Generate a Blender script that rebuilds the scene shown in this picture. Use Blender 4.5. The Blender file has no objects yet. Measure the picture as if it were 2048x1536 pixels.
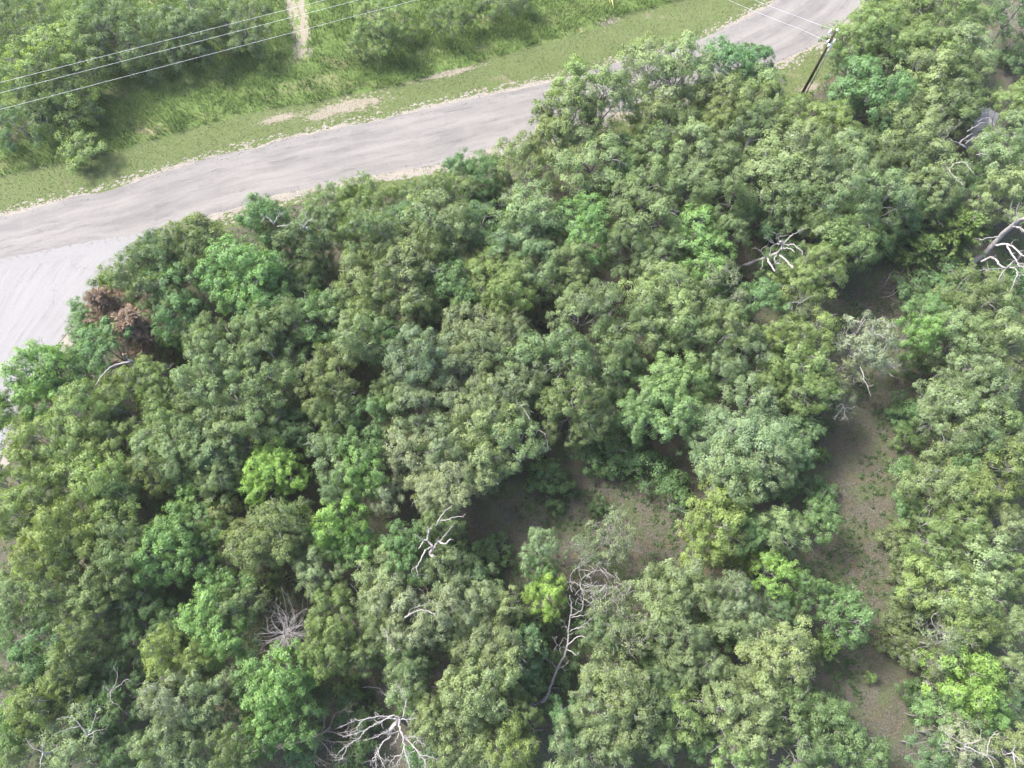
import bpy, math, random
import numpy as np
from mathutils import Vector

# ------------------------------------------------------------------ camera, sky, sun, exposure
SC = bpy.context.scene
COL = SC.collection
H, FPX, TILT = 60.0, 1420.0, math.radians(19.5)     # camera height, focal length in px of the 2048 photo, tilt from nadir
cam = bpy.data.cameras.new('camera'); camo = bpy.data.objects.new('camera', cam); COL.objects.link(camo)
camo.location = (0, 0, H); camo.rotation_euler = (TILT, 0, 0)
cam.sensor_width = 36; cam.lens = FPX / 2048 * 36; cam.clip_end = 3000
SC.camera = camo

SUN_AZ = math.radians(-58)       # clockwise from +Y (picture up): light comes from the upper left
SUN_EL = math.radians(50)
w = bpy.data.worlds.new('World'); SC.world = w; w.use_nodes = True
wn = w.node_tree.nodes; wl = w.node_tree.links
sky = wn.new('ShaderNodeTexSky'); sky.sky_type = 'NISHITA'; sky.sun_disc = False
sky.sun_elevation = SUN_EL; sky.sun_rotation = SUN_AZ; sky.air_density = 0.8; sky.dust_density = 3.5
wl.new(sky.outputs[0], wn['Background'].inputs[0]); wn['Background'].inputs[1].default_value = 0.15
sl = bpy.data.lights.new('sun', 'SUN'); sl.energy = 2.6; sl.angle = math.radians(12); sl.color = (1.0, 0.95, 0.86)
so = bpy.data.objects.new('sun', sl); COL.objects.link(so)
sd = Vector((math.sin(SUN_AZ) * math.cos(SUN_EL), math.cos(SUN_AZ) * math.cos(SUN_EL), math.sin(SUN_EL)))
so.rotation_euler = sd.to_track_quat('Z', 'Y').to_euler(); so.location = sd * 120
SC.view_settings.view_transform = 'Standard'; SC.view_settings.look = 'None'
SC.view_settings.exposure = 2.0; SC.view_settings.gamma = 1.0
SC.render.resolution_x = 1024; SC.render.resolution_y = 768

rng = np.random.default_rng(7)
CT, ST = math.cos(TILT), math.sin(TILT)

def at(px, py, z=0.0):
    u, v = px - 1024.0, 768.0 - py
    dx, dy, dz = u, v * CT + FPX * ST, v * ST - FPX * CT
    k = (z - H) / dz
    return np.array((dx * k, dy * k, z))

def mpp(px, py, z=0.0):          # metres per photo pixel there
    v = 768.0 - py
    return (z - H) / (v * ST - FPX * CT)

# ------------------------------------------------------------------ object helpers
def tag(o, label=None, cat=None, group=None, kind=None):
    if label: o['label'] = label
    if cat: o['category'] = cat
    if group: o['group'] = group
    if kind: o['kind'] = kind
    return o

def empty(name, loc):
    o = bpy.data.objects.new(name, None); COL.objects.link(o); o.location = loc
    o.empty_display_size = 0.3
    return o

def mesh_np(name, V, F, mat=None, attrs=None, smooth=False, uv=None):
    """V (n,3), F list of arrays of faces with constant size each"""
    me = bpy.data.meshes.new(name)
    V = np.asarray(V, dtype=np.float32)
    me.vertices.add(len(V)); me.vertices.foreach_set('co', V.ravel())
    Fs = [np.asarray(f, dtype=np.int32) for f in (F if isinstance(F, list) else [F]) if len(f)]
    loops = np.concatenate([f.ravel() for f in Fs])
    sizes = np.concatenate([np.full(len(f), f.shape[1], np.int32) for f in Fs])
    starts = np.concatenate(([0], np.cumsum(sizes)[:-1])).astype(np.int32)
    me.loops.add(len(loops)); me.loops.foreach_set('vertex_index', loops)
    me.polygons.add(len(sizes)); me.polygons.foreach_set('loop_start', starts)
    try: me.polygons.foreach_set('loop_total', sizes)
    except Exception: pass
    if smooth: me.polygons.foreach_set('use_smooth', np.ones(len(sizes), dtype=bool))
    for k, a in (attrs or {}).items():
        at_ = me.attributes.new(k, 'FLOAT', 'POINT'); at_.data.foreach_set('value', np.asarray(a, np.float32))
    if uv is not None:
        ul = me.uv_layers.new(name='UVMap'); ul.data.foreach_set('uv', np.asarray(uv, np.float32)[loops].ravel())
    me.update(calc_edges=True)
    if mat: me.materials.append(mat)
    return me

def link(name, me, parent=None, loc=None):
    o = bpy.data.objects.new(name, me); COL.objects.link(o)
    if parent: o.parent = parent
    if loc is not None: o.location = loc
    return o

class MB:
    """collects tubes and boxes into one mesh"""
    def __init__(s): s.v = []; s.q = []; s.n = 0
    def tube(s, P, R, sides=6, cap=True):
        P = np.asarray(P, float); n = len(P); R = np.broadcast_to(np.asarray(R, float), (n,))
        T = np.gradient(P, axis=0); T /= (np.linalg.norm(T, axis=1, keepdims=True) + 1e-9)
        ref = np.array((0.31, 0.17, 0.93)); ref = ref if abs(T[0] @ ref) < 0.95 else np.array((1., 0, 0))
        A = np.cross(T, ref); A /= (np.linalg.norm(A, axis=1, keepdims=True) + 1e-9); B = np.cross(T, A)
        a = np.arange(sides) * 2 * math.pi / sides
        ring = (P[:, None, :] + R[:, None, None] * (np.cos(a)[None, :, None] * A[:, None, :] + np.sin(a)[None, :, None] * B[:, None, :]))
        s0 = s.n; s.v.append(ring.reshape(-1, 3))
        i = np.arange(n - 1)[:, None] * sides; j = np.arange(sides)[None, :]; k = (j + 1) % sides
        s.q.append(np.stack((i + j, i + k, i + sides + k, i + sides + j), -1).reshape(-1, 4) + s0); s.n += n * sides
        if cap:
            jj = np.arange(sides)
            for e, g in ((0, -1), (n - 1, 1)):
                s.v.append((P[e] + T[e] * g * R[e] * 0.4)[None]); c = np.full(sides, s.n); s.n += 1
                q0, q1 = s0 + e * sides + jj, s0 + e * sides + (jj + 1) % sides
                s.q.append(np.stack((q0, q1, c, c) if e else (q1, q0, c, c), -1))
        return s
    def box(s, c, d, rz=0.0):
        x, y, z = np.asarray(d, float) / 2
        v = np.array([(sx * x, sy * y, sz * z) for sx in (-1, 1) for sy in (-1, 1) for sz in (-1, 1)])
        cs, sn = math.cos(rz), math.sin(rz)
        v = np.stack((v[:, 0] * cs - v[:, 1] * sn, v[:, 0] * sn + v[:, 1] * cs, v[:, 2]), -1) + np.asarray(c, float)
        f = np.array([(0, 1, 3, 2), (4, 6, 7, 5), (0, 4, 5, 1), (2, 3, 7, 6), (0, 2, 6, 4), (1, 5, 7, 3)]) + s.n
        s.v.append(v); s.q.append(f); s.n += 8
        return s
    def mesh(s, name, mat, smooth=True):
        V = np.concatenate(s.v); Q = np.concatenate(s.q)
        tri = Q[:, 2] == Q[:, 3]
        return mesh_np(name, V, [Q[~tri], Q[tri][:, :3]], mat, smooth=smooth)
    def build(s, name, mat, parent=None, smooth=True):
        return link(name, s.mesh(name, mat, smooth), parent)

def smooth_line(P, n=4, wig=0.0, r=None):
    """Catmull-Rom through P with n pieces per span, a little wiggle"""
    P = np.asarray(P, float)
    if len(P) < 2: return P
    E = np.vstack((2 * P[0] - P[1], P, 2 * P[-1] - P[-2])); out = []
    for i in range(1, len(E) - 2):
        a, b, c, d = E[i - 1:i + 3]
        for t in np.arange(n) / n:
            out.append(0.5 * (2 * b + (c - a) * t + (2 * a - 5 * b + 4 * c - d) * t * t + (3 * b - a - 3 * c + d) * t ** 3))
    out.append(P[-1]); out = np.array(out)
    if wig and r is not None: out[1:-1] += r.normal(0, wig, out[1:-1].shape)
    return out

def unit(a): return a / (np.linalg.norm(a, axis=-1, keepdims=True) + 1e-9)

# ------------------------------------------------------------------ materials
def newmat(name):
    m = bpy.data.materials.new(name); m.use_nodes = True; nt = m.node_tree
    for n in list(nt.nodes): nt.nodes.remove(n)
    return m, nt, nt.nodes, nt.links

def N(nt, t, **kw):
    n = nt.nodes.new(t)
    for k, v in kw.items():
        if k.startswith('i_'):
            key = k[2:]; key = int(key) if key.isdigit() else key.replace('_', ' ')
            n.inputs[key].default_value = v
        else: setattr(n, k, v)
    return n

def ramp(nt, src, stops):
    r = nt.nodes.new('ShaderNodeValToRGB'); e = r.color_ramp.elements
    while len(e) > 1: e.remove(e[-1])
    e[0].position, e[0].color = stops[0][0], stops[0][1] if len(stops[0][1]) == 4 else (*stops[0][1], 1)
    for p, c in stops[1:]:
        x = e.new(p); x.color = (*c, 1)
    if src is not None: nt.links.new(src, r.inputs[0])
    return r

def g3(v): return (v, v, v)

def mixc(nt, fac, a, b, blend='MIX'):
    m = nt.nodes.new('ShaderNodeMix'); m.data_type = 'RGBA'; m.blend_type = blend
    for s, x in ((m.inputs[0], fac), (m.inputs[6], a), (m.inputs[7], b)):
        if hasattr(x, 'default_value') or hasattr(x, 'is_linked'): nt.links.new(x, s)
        elif isinstance(x, (int, float)): s.default_value = x
        else: s.default_value = (*x, 1)
    return m.outputs[2]

def noise(nt, scale, detail=4, rough=0.6, vec=None, dim='3D'):
    n = nt.nodes.new('ShaderNodeTexNoise'); n.noise_dimensions = dim
    n.inputs['Scale'].default_value = scale; n.inputs['Detail'].default_value = detail; n.inputs['Roughness'].default_value = rough
    if vec is not None: nt.links.new(vec, n.inputs['Vector'])
    return n.outputs[0]

def pos(nt): return nt.nodes.new('ShaderNodeNewGeometry').outputs['Position']

def mapped(nt, src, scale, rot=(0, 0, 0)):
    m = nt.nodes.new('ShaderNodeMapping'); m.inputs['Scale'].default_value = scale; m.inputs['Rotation'].default_value = rot
    nt.links.new(src, m.inputs[0]); return m.outputs[0]

def finish(nt, color, rough=0.9, bump=None, bstr=0.4, bdist=0.03, spec=0.25):
    b = nt.nodes.new('ShaderNodeBsdfPrincipled'); o = nt.nodes.new('ShaderNodeOutputMaterial')
    if hasattr(color, 'is_linked'): nt.links.new(color, b.inputs['Base Color'])
    else: b.inputs['Base Color'].default_value = (*color, 1)
    b.inputs['Roughness'].default_value = rough; b.inputs['Specular IOR Level'].default_value = spec
    if bump is not None:
        u = nt.nodes.new('ShaderNodeBump'); u.inputs['Strength'].default_value = bstr; u.inputs['Distance'].default_value = bdist
        nt.links.new(bump, u.inputs['Height']); nt.links.new(u.outputs[0], b.inputs['Normal'])
    nt.links.new(b.outputs[0], o.inputs[0]); return b

def leaf_material(name='leaf', transl=0.42, gloss=0.018, rough=0.5, tint=(1.12, 1.10, 0.86)):
    """colour of each tree comes from its Object Color; each leaf carries its own small variation"""
    m, nt, ns, ln = newmat(name)
    oi = N(nt, 'ShaderNodeObjectInfo'); a = N(nt, 'ShaderNodeAttribute', attribute_name='lv')
    hsv = N(nt, 'ShaderNodeHueSaturation'); ln.new(oi.outputs['Color'], hsv.inputs['Color'])
    mr = N(nt, 'ShaderNodeMapRange'); mr.inputs[3].default_value = 0.6; mr.inputs[4].default_value = 1.42
    ln.new(a.outputs['Fac'], mr.inputs[0]); ln.new(mr.outputs[0], hsv.inputs['Value'])
    a2 = N(nt, 'ShaderNodeAttribute', attribute_name='lh')
    yel = mixc(nt, a2.outputs['Fac'], hsv.outputs[0], mixc(nt, 1.0, hsv.outputs[0], tint, 'MULTIPLY'))
    d = N(nt, 'ShaderNodeBsdfDiffuse'); t = N(nt, 'ShaderNodeBsdfTranslucent'); g = N(nt, 'ShaderNodeBsdfGlossy', i_Roughness=rough)
    ln.new(yel, d.inputs[0]); ln.new(mixc(nt, 1.0, yel, (1.15, 1.2, 0.6), 'MULTIPLY'), t.inputs[0])
    g.inputs[0].default_value = (0.8, 0.85, 0.9, 1)
    m1 = N(nt, 'ShaderNodeMixShader', i_0=transl); ln.new(d.outputs[0], m1.inputs[1]); ln.new(t.outputs[0], m1.inputs[2])
    m2 = N(nt, 'ShaderNodeMixShader', i_0=gloss); ln.new(m1.outputs[0], m2.inputs[1]); ln.new(g.outputs[0], m2.inputs[2])
    o = N(nt, 'ShaderNodeOutputMaterial'); ln.new(m2.outputs[0], o.inputs[0])
    return m

def bark_material(name, c0, c1):
    m, nt, ns, ln = newmat(name)
    n1 = noise(nt, 9, 5, 0.7, mapped(nt, pos(nt), (1, 1, 0.35)))
    r = ramp(nt, n1, [(0.3, c0), (0.68, c1)])
    finish(nt, r.outputs[0], 0.92, n1, 0.6, 0.03, 0.15); return m

def plain(name, c, rough=0.6, metal=0.0, var=0.12, scale=12):
    m, nt, ns, ln = newmat(name)
    n1 = noise(nt, scale, 3, 0.6, pos(nt))
    r = ramp(nt, n1, [(0.3, tuple(x * (1 - var) for x in c)), (0.7, tuple(min(1, x * (1 + var)) for x in c))])
    b = finish(nt, r.outputs[0], rough); b.inputs['Metallic'].default_value = metal; return m

M = {}
M['leaf'] = leaf_material('leaf')
M['needle'] = leaf_material('needle', 0.15, 0.02, 0.6, (1.1, 1.08, 0.85))
M['bark'] = bark_material('bark', (0.085, 0.083, 0.078), (0.255, 0.25, 0.24))
M['dead'] = bark_material('weathered_wood', (0.167, 0.156, 0.155), (0.325, 0.309, 0.304))
M['deadgrey'] = bark_material('grey_dead_wood', (0.128, 0.118, 0.115), (0.268, 0.252, 0.246))
M['deadbrown'] = bark_material('brown_dead_wood', (0.128, 0.101, 0.083), (0.270, 0.225, 0.195))

def ground_material():
    m, nt, ns, ln = newmat('forest_floor'); p = pos(nt)
    fine = noise(nt, 7, 8, 0.75, p); mid = noise(nt, 0.9, 5, 0.62, p); big = noise(nt, 0.16, 3, 0.5, p)
    lit = ramp(nt, fine, [(0.28, (0.030, 0.028, 0.022)), (0.5, (0.075, 0.069, 0.056)), (0.72, (0.145, 0.141, 0.122))])
    red = mixc(nt, ramp(nt, mid, [(0.5, g3(0)), (0.68, g3(0.8))]).outputs[0], lit.outputs[0], mixc(nt, 1.0, lit.outputs[0], (1.2, 0.95, 0.8), 'MULTIPLY'))
    grn = ramp(nt, noise(nt, 11, 5, 0.7, p), [(0.3, (0.028, 0.045, 0.017)), (0.7, (0.091, 0.119, 0.049))])
    mk = N(nt, 'ShaderNodeMath', operation='ADD'); ln.new(noise(nt, 0.55, 6, 0.68, p), mk.inputs[0])
    sm = N(nt, 'ShaderNodeMath', operation='MULTIPLY', i_1=0.22); ln.new(fine, sm.inputs[0]); ln.new(sm.outputs[0], mk.inputs[1])
    mask = ramp(nt, mk.outputs[0], [(0.57, g3(0)), (0.70, g3(0.7))])
    c = mixc(nt, mask.outputs[0], red, grn.outputs[0])
    sp = ramp(nt, noise(nt, 26, 2, 0.5, p), [(0.66, g3(0)), (0.74, g3(0.7))])
    c = mixc(nt, sp.outputs[0], c, (0.21, 0.195, 0.17))
    finish(nt, c, 0.95, fine, 0.7, 0.08, 0.1); return m

def grass_material(name, a, b, dry, dry_lo, dry_hi, fs=9):
    m, nt, ns, ln = newmat(name); p = pos(nt)
    fine = noise(nt, fs, 8, 0.78, p); big = noise(nt, 0.22, 4, 0.6, mapped(nt, p, (0.8, 1.6, 1), (0, 0, -0.3))); mid = noise(nt, 1.3, 5, 0.65, p)
    gr_ = N(nt, 'ShaderNodeMath', operation='MULTIPLY_ADD', i_1=0.55); ln.new(noise(nt, 34, 3, 0.7, p), gr_.inputs[0]); f2 = N(nt, 'ShaderNodeMath', operation='MULTIPLY', i_1=0.5); ln.new(fine, f2.inputs[0]); ln.new(f2.outputs[0], gr_.inputs[2])
    r = ramp(nt, gr_.outputs[0], [(0.36, tuple(q * .7 for q in a)), (0.66, tuple(q * 1.15 for q in b))])
    ad = N(nt, 'ShaderNodeMath', operation='ADD'); ln.new(big, ad.inputs[0])
    mm = N(nt, 'ShaderNodeMath', operation='MULTIPLY', i_1=0.35); ln.new(mid, mm.inputs[0]); ln.new(mm.outputs[0], ad.inputs[1])
    c = mixc(nt, ramp(nt, ad.outputs[0], [(dry_lo, g3(0)), (dry_hi, g3(0.85))]).outputs[0], r.outputs[0], dry)
    c = mixc(nt, ramp(nt, noise(nt, 0.5, 5, 0.6, p), [(0.35, g3(0.0)), (0.7, g3(0.45))]).outputs[0], c, mixc(nt, 1.0, c, (0.72, 0.92, 0.6), 'MULTIPLY'))
    finish(nt, c, 0.95, fine, 0.8, 0.06, 0.1); return m

def road_material(name, base, pale, dark, patch=0.5, lanes=1.0):
    """u = metres along, v = 0..1 across"""
    m, nt, ns, ln = newmat(name); p = pos(nt)
    uv = N(nt, 'ShaderNodeUVMap').outputs[0]
    st = noise(nt, 1.0, 5, 0.62, mapped(nt, uv, (0.10, 5.5 * lanes, 1)))
    st2 = noise(nt, 1.0, 5, 0.7, mapped(nt, uv, (0.22, 9.0 * lanes, 1)))
    fine = noise(nt, 16, 6, 0.75, p); blot = noise(nt, 0.5, 5, 0.6, p)
    c = mixc(nt, ramp(nt, st, [(0.40, g3(0)), (0.62, g3(0.85))]).outputs[0], base, pale)
    c = mixc(nt, ramp(nt, st2, [(0.54, g3(0)), (0.72, g3(0.75))]).outputs[0], c, dark)
    c = mixc(nt, ramp(nt, blot, [(0.5, g3(0)), (0.75, g3(patch))]).outputs[0], c, pale)
    f = ramp(nt, fine, [(0.25, g3(0.70)), (0.75, g3(1.26))])
    c = mixc(nt, 1.0, c, f.outputs[0], 'MULTIPLY')
    # hairline cracks
    vo = N(nt, 'ShaderNodeTexVoronoi', feature='DISTANCE_TO_EDGE'); vo.inputs['Scale'].default_value = 0.3
    wv = N(nt, 'ShaderNodeMix', data_type='VECTOR'); wv.inputs[0].default_value = 0.12
    nn = N(nt, 'ShaderNodeTexNoise'); nn.inputs['Scale'].default_value = 1.1; nn.inputs['Detail'].default_value = 5
    ln.new(p, nn.inputs['Vector']); ln.new(p, wv.inputs[4]); ln.new(nn.outputs['Color'], wv.inputs[5])
    ad = N(nt, 'ShaderNodeVectorMath', operation='ADD'); sc = N(nt, 'ShaderNodeVectorMath', operation='SCALE'); sc.inputs['Scale'].default_value = 2.2
    ln.new(nn.outputs['Color'], sc.inputs[0]); ln.new(p, ad.inputs[0]); ln.new(sc.outputs[0], ad.inputs[1]); ln.new(ad.outputs[0], vo.inputs['Vector'])
    ck = ramp(nt, vo.outputs['Distance'], [(0.0, g3(0.55)), (0.012, g3(0.0))])
    gate = ramp(nt, noise(nt, 0.21, 2, 0.5, p), [(0.52, g3(0)), (0.6, g3(1))])
    ckm = mixc(nt, 1.0, ck.outputs[0], gate.outputs[0], 'MULTIPLY')
    c = mixc(nt, ckm, c, (0.09, 0.085, 0.085))
    finish(nt, c, 0.93, fine, 0.35, 0.02, 0.2); return m

M['floor'] = ground_material()
M['verge'] = grass_material('mown_turf', (0.049, 0.070, 0.023), (0.115, 0.136, 0.063), (0.171, 0.142, 0.111), 0.80, 0.97)
M['rough'] = grass_material('rough_turf', (0.044, 0.075, 0.022), (0.123, 0.167, 0.057), (0.238, 0.198, 0.132), 0.72, 0.9)
M['asphalt'] = road_material('worn_asphalt', (0.124, 0.119, 0.117), (0.172, 0.164, 0.158), (0.074, 0.072, 0.073), 0.55)
M['caliche'] = road_material('pale_chalky_paving', (0.158, 0.157, 0.162), (0.182, 0.180, 0.182), (0.113, 0.113, 0.120), 0.5, 4.0)
def gravel_material():
    m, nt, ns, ln = newmat('pale_gravel'); p = pos(nt); f = noise(nt, 10, 8, 0.8, p)
    r = ramp(nt, f, [(0.25, (0.132, 0.119, 0.099)), (0.55, (0.218, 0.201, 0.178)), (0.8, (0.284, 0.271, 0.251))])
    finish(nt, r.outputs[0], 0.95, f, 0.7, 0.05, 0.1); return m
M['gravel'] = gravel_material()
def dirt_material():
    m, nt, ns, ln = newmat('sandy_dirt'); p = pos(nt); f = noise(nt, 8, 7, 0.75, p)
    r = ramp(nt, f, [(0.25, (0.118, 0.105, 0.078)), (0.6, (0.21, 0.192, 0.152)), (0.85, (0.30, 0.28, 0.235))])
    finish(nt, r.outputs[0], 0.95, f, 0.6, 0.04, 0.1); return m
M['dirt'] = dirt_material()

# ------------------------------------------------------------------ ground, roads, verges
def W(pts, z=0.0): return np.array([at(x, y, 0.0) for x, y in pts]) + np.array((0, 0, z))

def resample(P, step):
    d = np.concatenate(([0], np.cumsum(np.linalg.norm(np.diff(P, axis=0), axis=1))))
    n = max(2, int(d[-1] / step)); t = np.linspace(0, d[-1], n)
    return np.stack([np.interp(t, d, P[:, i]) for i in range(3)], -1), t

def wobble(t, r, amp, lens=(0.18, 0.45, 1.2, 2.9)):
    o = np.zeros_like(t)
    for L in lens:
        k = np.arange(t.min() - L, t.max() + 2 * L, L)
        o += np.interp(t, k, r.normal(0, 1, len(k))) * amp * (L / lens[-1]) ** 0.6
    return o

def strip(name, A, B, z, mat, r, ampA=0.1, ampB=0.1, step=0.15, cols=8, nrm=None):
    """sheet between two edge lines given in photo pixels (both read left to right), with ragged edges"""
    PA = smooth_line(W(A), 6); PB = smooth_line(W(B), 6)
    n = int(np.linalg.norm(np.diff(PA, axis=0), axis=1).sum() / step)
    def rs(P):
        d = np.concatenate(([0], np.cumsum(np.linalg.norm(np.diff(P, axis=0), axis=1)))); t = np.linspace(0, d[-1], n)
        return np.stack([np.interp(t, d, P[:, i]) for i in range(3)], -1), t
    PA, t = rs(PA); PB, _ = rs(PB)
    D = unit(PB - PA)
    PA = PA - D * wobble(t, r, ampA)[:, None]; PB = PB + D * wobble(t, r, ampB)[:, None]
    s = np.linspace(0, 1, cols + 1)
    V = PA[:, None] * (1 - s)[None, :, None] + PB[:, None] * s[None, :, None]; V[..., 2] = z
    uv = np.stack(np.broadcast_arrays(t[:, None], s[None, :]), -1).reshape(-1, 2)
    i = np.arange(n - 1)[:, None] * (cols + 1); j = np.arange(cols)[None, :]
    F = np.stack((i + j, i + j + 1, i + cols + 2 + j, i + cols + 1 + j), -1).reshape(-1, 4)
    return tag(link(name, mesh_np(name, V.reshape(-1, 3), F, mat, uv=uv)), kind='structure')

def blob(name, px, py, rx, ry, z, mat, r, rot=0.0, amp=0.22, parent=None):
    """worn patch: a drift of ragged flecks, dense in the middle and thinning outwards"""
    c = at(px, py); k = mpp(px, py); V, F, n0 = [], [], 0
    for q in range(420):
        u, v = r.normal(0, .55, 2); d = math.hypot(u, v); fr = r.uniform(.05, .26) * max(.25, 1.1 - d) * (0.5 + rx * k * .28)
        m = 14; a = np.linspace(0, 6.283, m, endpoint=False); rr = fr * np.clip(1 + r.normal(0, .28, m), .3, 2)
        x, y = u * rx * k + rr * np.cos(a) * 1.5, v * ry * k * 1.3 + rr * np.sin(a) * .8
        V.append(np.stack((c[0] + x * math.cos(rot) - y * math.sin(rot), c[1] + x * math.sin(rot) + y * math.cos(rot), np.full(m, z + q * 2e-5)), -1))
        F.append(n0 + np.arange(m)); n0 += m
    return tag(link(name, mesh_np(name, np.concatenate(V), np.array(F), mat), parent), kind='structure')

r0 = np.random.default_rng(11)
M['seam'] = plain('dark_edge_seam', (0.075, 0.072, 0.07), 0.9, 0.0, 0.4)
S_ = 900.0
gv = np.array([(x, y, 0) for y in np.linspace(-S_, S_, 21) for x in np.linspace(-S_, S_, 21)])
gi = np.arange(20)[:, None] * 21 + np.arange(20)[None, :]
tag(link('ground', mesh_np('ground', gv, np.stack((gi, gi + 1, gi + 22, gi + 21), -1).reshape(-1, 4), M['floor'])), kind='structure')

ROAD_T = [(-260, 488), (-120, 458), (0, 433), (110, 405), (200, 385), (300, 353), (420, 317), (530, 292), (640, 264), (700, 252), (800, 232), (900, 207), (1000, 186), (1130, 156), (1230, 127), (1350, 96), (1430, 66), (1500, 32), (1545, 8), (1600, -30), (1680, -90)]
ROAD_B = [(-260, 600), (-120, 560), (0, 530), (110, 506), (200, 489), (297, 473), (400, 437), (500, 407), (590, 383), (700, 358), (790, 343), (880, 326), (960, 303), (1080, 268), (1200, 240), (1330, 202), (1440, 168), (1540, 131), (1600, 104), (1650, 76), (1705, 25), (1760, -40), (1850, -120)]
MOWN = [(-260, 420), (-100, 376), (0, 353), (60, 340), (200, 312), (280, 287), (450, 237), (540, 217), (640, 203), (700, 187), (800, 170), (900, 141), (1000, 110), (1080, 87), (1200, 50), (1250, 30), (1330, 8), (1420, -20), (1520, -80), (1600, -130)]
TOPL = [(-260, -240), (0, -240), (300, -240), (700, -240), (1100, -240), (1500, -240), (1750, -240)]
SOUTH = [(-260, 640), (0, 560), (200, 520), (300, 500), (400, 470), (500, 440), (590, 420), (700, 396), (790, 385), (860, 372), (980, 345), (1080, 320), (1200, 290), (1330, 262), (1440, 240), (1540, 215), (1610, 195), (1680, 150), (1740, 80), (1800, 0), (1880, -100)]
off = lambda L, d: [(x, y + d) for x, y in L]
strip('rough_grass_bank', TOPL, off(MOWN, 6), 0.004, M['rough'], r0, 0.1, 0.3, 0.3, 4)
strip('mown_grass_verge', MOWN, off(ROAD_T, 6), 0.008, M['verge'], r0, 0.22, 0.1, 0.15, 4)
strip('south_grass_verge', off(ROAD_B, -6), SOUTH, 0.008, M['verge'], r0, 0.1, 0.5, 0.15, 4)
strip('gravel_shoulder', off(ROAD_T, -4), off(ROAD_T, 8), 0.012, M['gravel'], r0, 0.2, 0.1, 0.05, 3)
strip('south_gravel_shoulder', off(ROAD_B, -8), off(ROAD_B, 12), 0.012, M['gravel'], r0, 0.1, 0.26, 0.05, 3)
LOT_L = [(-260, 560), (-260, 600), (-260, 700), (-260, 830), (-260, 1000), (-260, 1150)]
LOT_R = [(330, 462), (262, 528), (190, 606), (152, 645), (112, 695), (62, 775), (20, 862), (-8, 945), (-60, 1080), (-100, 1150)]
strip('lane_gravel_edge', [(x - 6, y) for x, y in LOT_R], [(x + 16, y + 3) for x, y in LOT_R], 0.012, M['gravel'], r0, 0.1, 0.25, 0.12, 3)
strip('lane_edge_seam', [(x - 2, y) for x, y in LOT_R], [(x + 2.2, y + .5) for x, y in LOT_R], 0.0175, M['seam'], r0, 0.03, 0.03, 0.1, 1)
strip('pale_side_lane', LOT_L, LOT_R, 0.016, M['caliche'], r0, 0.05, 0.07, 0.15, 14)
strip('road', ROAD_T, ROAD_B, 0.020, M['asphalt'], r0, 0.11, 0.10, 0.1, 16)
def flecks(name, line, n, lo, hi, size, z, mat, r):
    P, t = resample(smooth_line(W(line), 4), .1); T = unit(np.gradient(P, axis=0)); Nn = np.stack((-T[:, 1], T[:, 0], T[:, 2]), -1); V, F = [], []
    for q in range(n):
        k = r.integers(len(P)); c = P[k] + Nn[k] * (lo + (hi - lo) * r.random() ** 1.8) ; m = 11; a = np.linspace(0, 6.283, m, endpoint=False)
        rr = size * r.uniform(.25, 1.2) * np.clip(1 + r.normal(0, .3, m), .3, 2); ex = r.uniform(1, 2.2)
        x, y = rr * np.cos(a) * ex, rr * np.sin(a); V.append(np.stack((c[0] + x * T[k, 0] - y * T[k, 1], c[1] + x * T[k, 1] + y * T[k, 0], np.full(m, z + q * 1.2e-6)), -1)); F.append(q * m + np.arange(m))
    return tag(link(name, mesh_np(name, np.concatenate(V), np.array(F), mat)), kind='structure')
flecks('gravel_shoulder', off(ROAD_T, -4), 1300, -.05, .8, .10, .0132, M['gravel'], r0)
flecks('road_edge_cracks', off(ROAD_B, -3), 420, -.15, .3, .05, .0212, M['seam'], r0)
flecks('road_edge_cracks', off(ROAD_T, 4), 260, -.3, .1, .05, .0212, M['seam'], r0)
flecks('pale_side_lane', [(-100, 552), (0, 530), (110, 506), (200, 489), (297, 473), (330, 462)], 1500, -.7, .5, .12, .0214, M['caliche'], r0)
flecks('south_gravel_shoulder', off(ROAD_B, 10), 1500, .1, -1.0, .11, .0132, M['gravel'], r0)
strip('footpath', [(590, -140), (594, -30), (597, 8), (602, 40), (603, 70), (604, 90)], [(616, -140), (614, -30), (612, 8), (611, 40), (610, 70), (607, 92)], 0.012, M['dirt'], r0, 0.22, 0.18, 0.06, 3)
flecks('footpath', [(578, -140), (582, -30), (588, 8), (596, 40), (602, 75), (605, 115)], 700, -.9, 1.1, .15, .0125, M['dirt'], r0)
for q in ((700, 212, 78, 15, 0.26), (640, 232, 34, 8, 0.2), (560, 236, 40, 7, 0.3), (1215, 42, 24, 9, 0.4), (900, 146, 60, 5, 0.3)):
    blob('bare_dirt_patch', q[0], q[1], q[2], q[3], 0.012, M['dirt'], r0, q[4], 0.3)
for q in ((1620, 175, 24, 9, 0.3), (1232, 232, 26, 12, 0.3)):
    blob('bare_dirt_patch', q[0], q[1], q[2], q[3], 0.013, M['dirt'], r0, q[4], 0.3)

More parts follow.
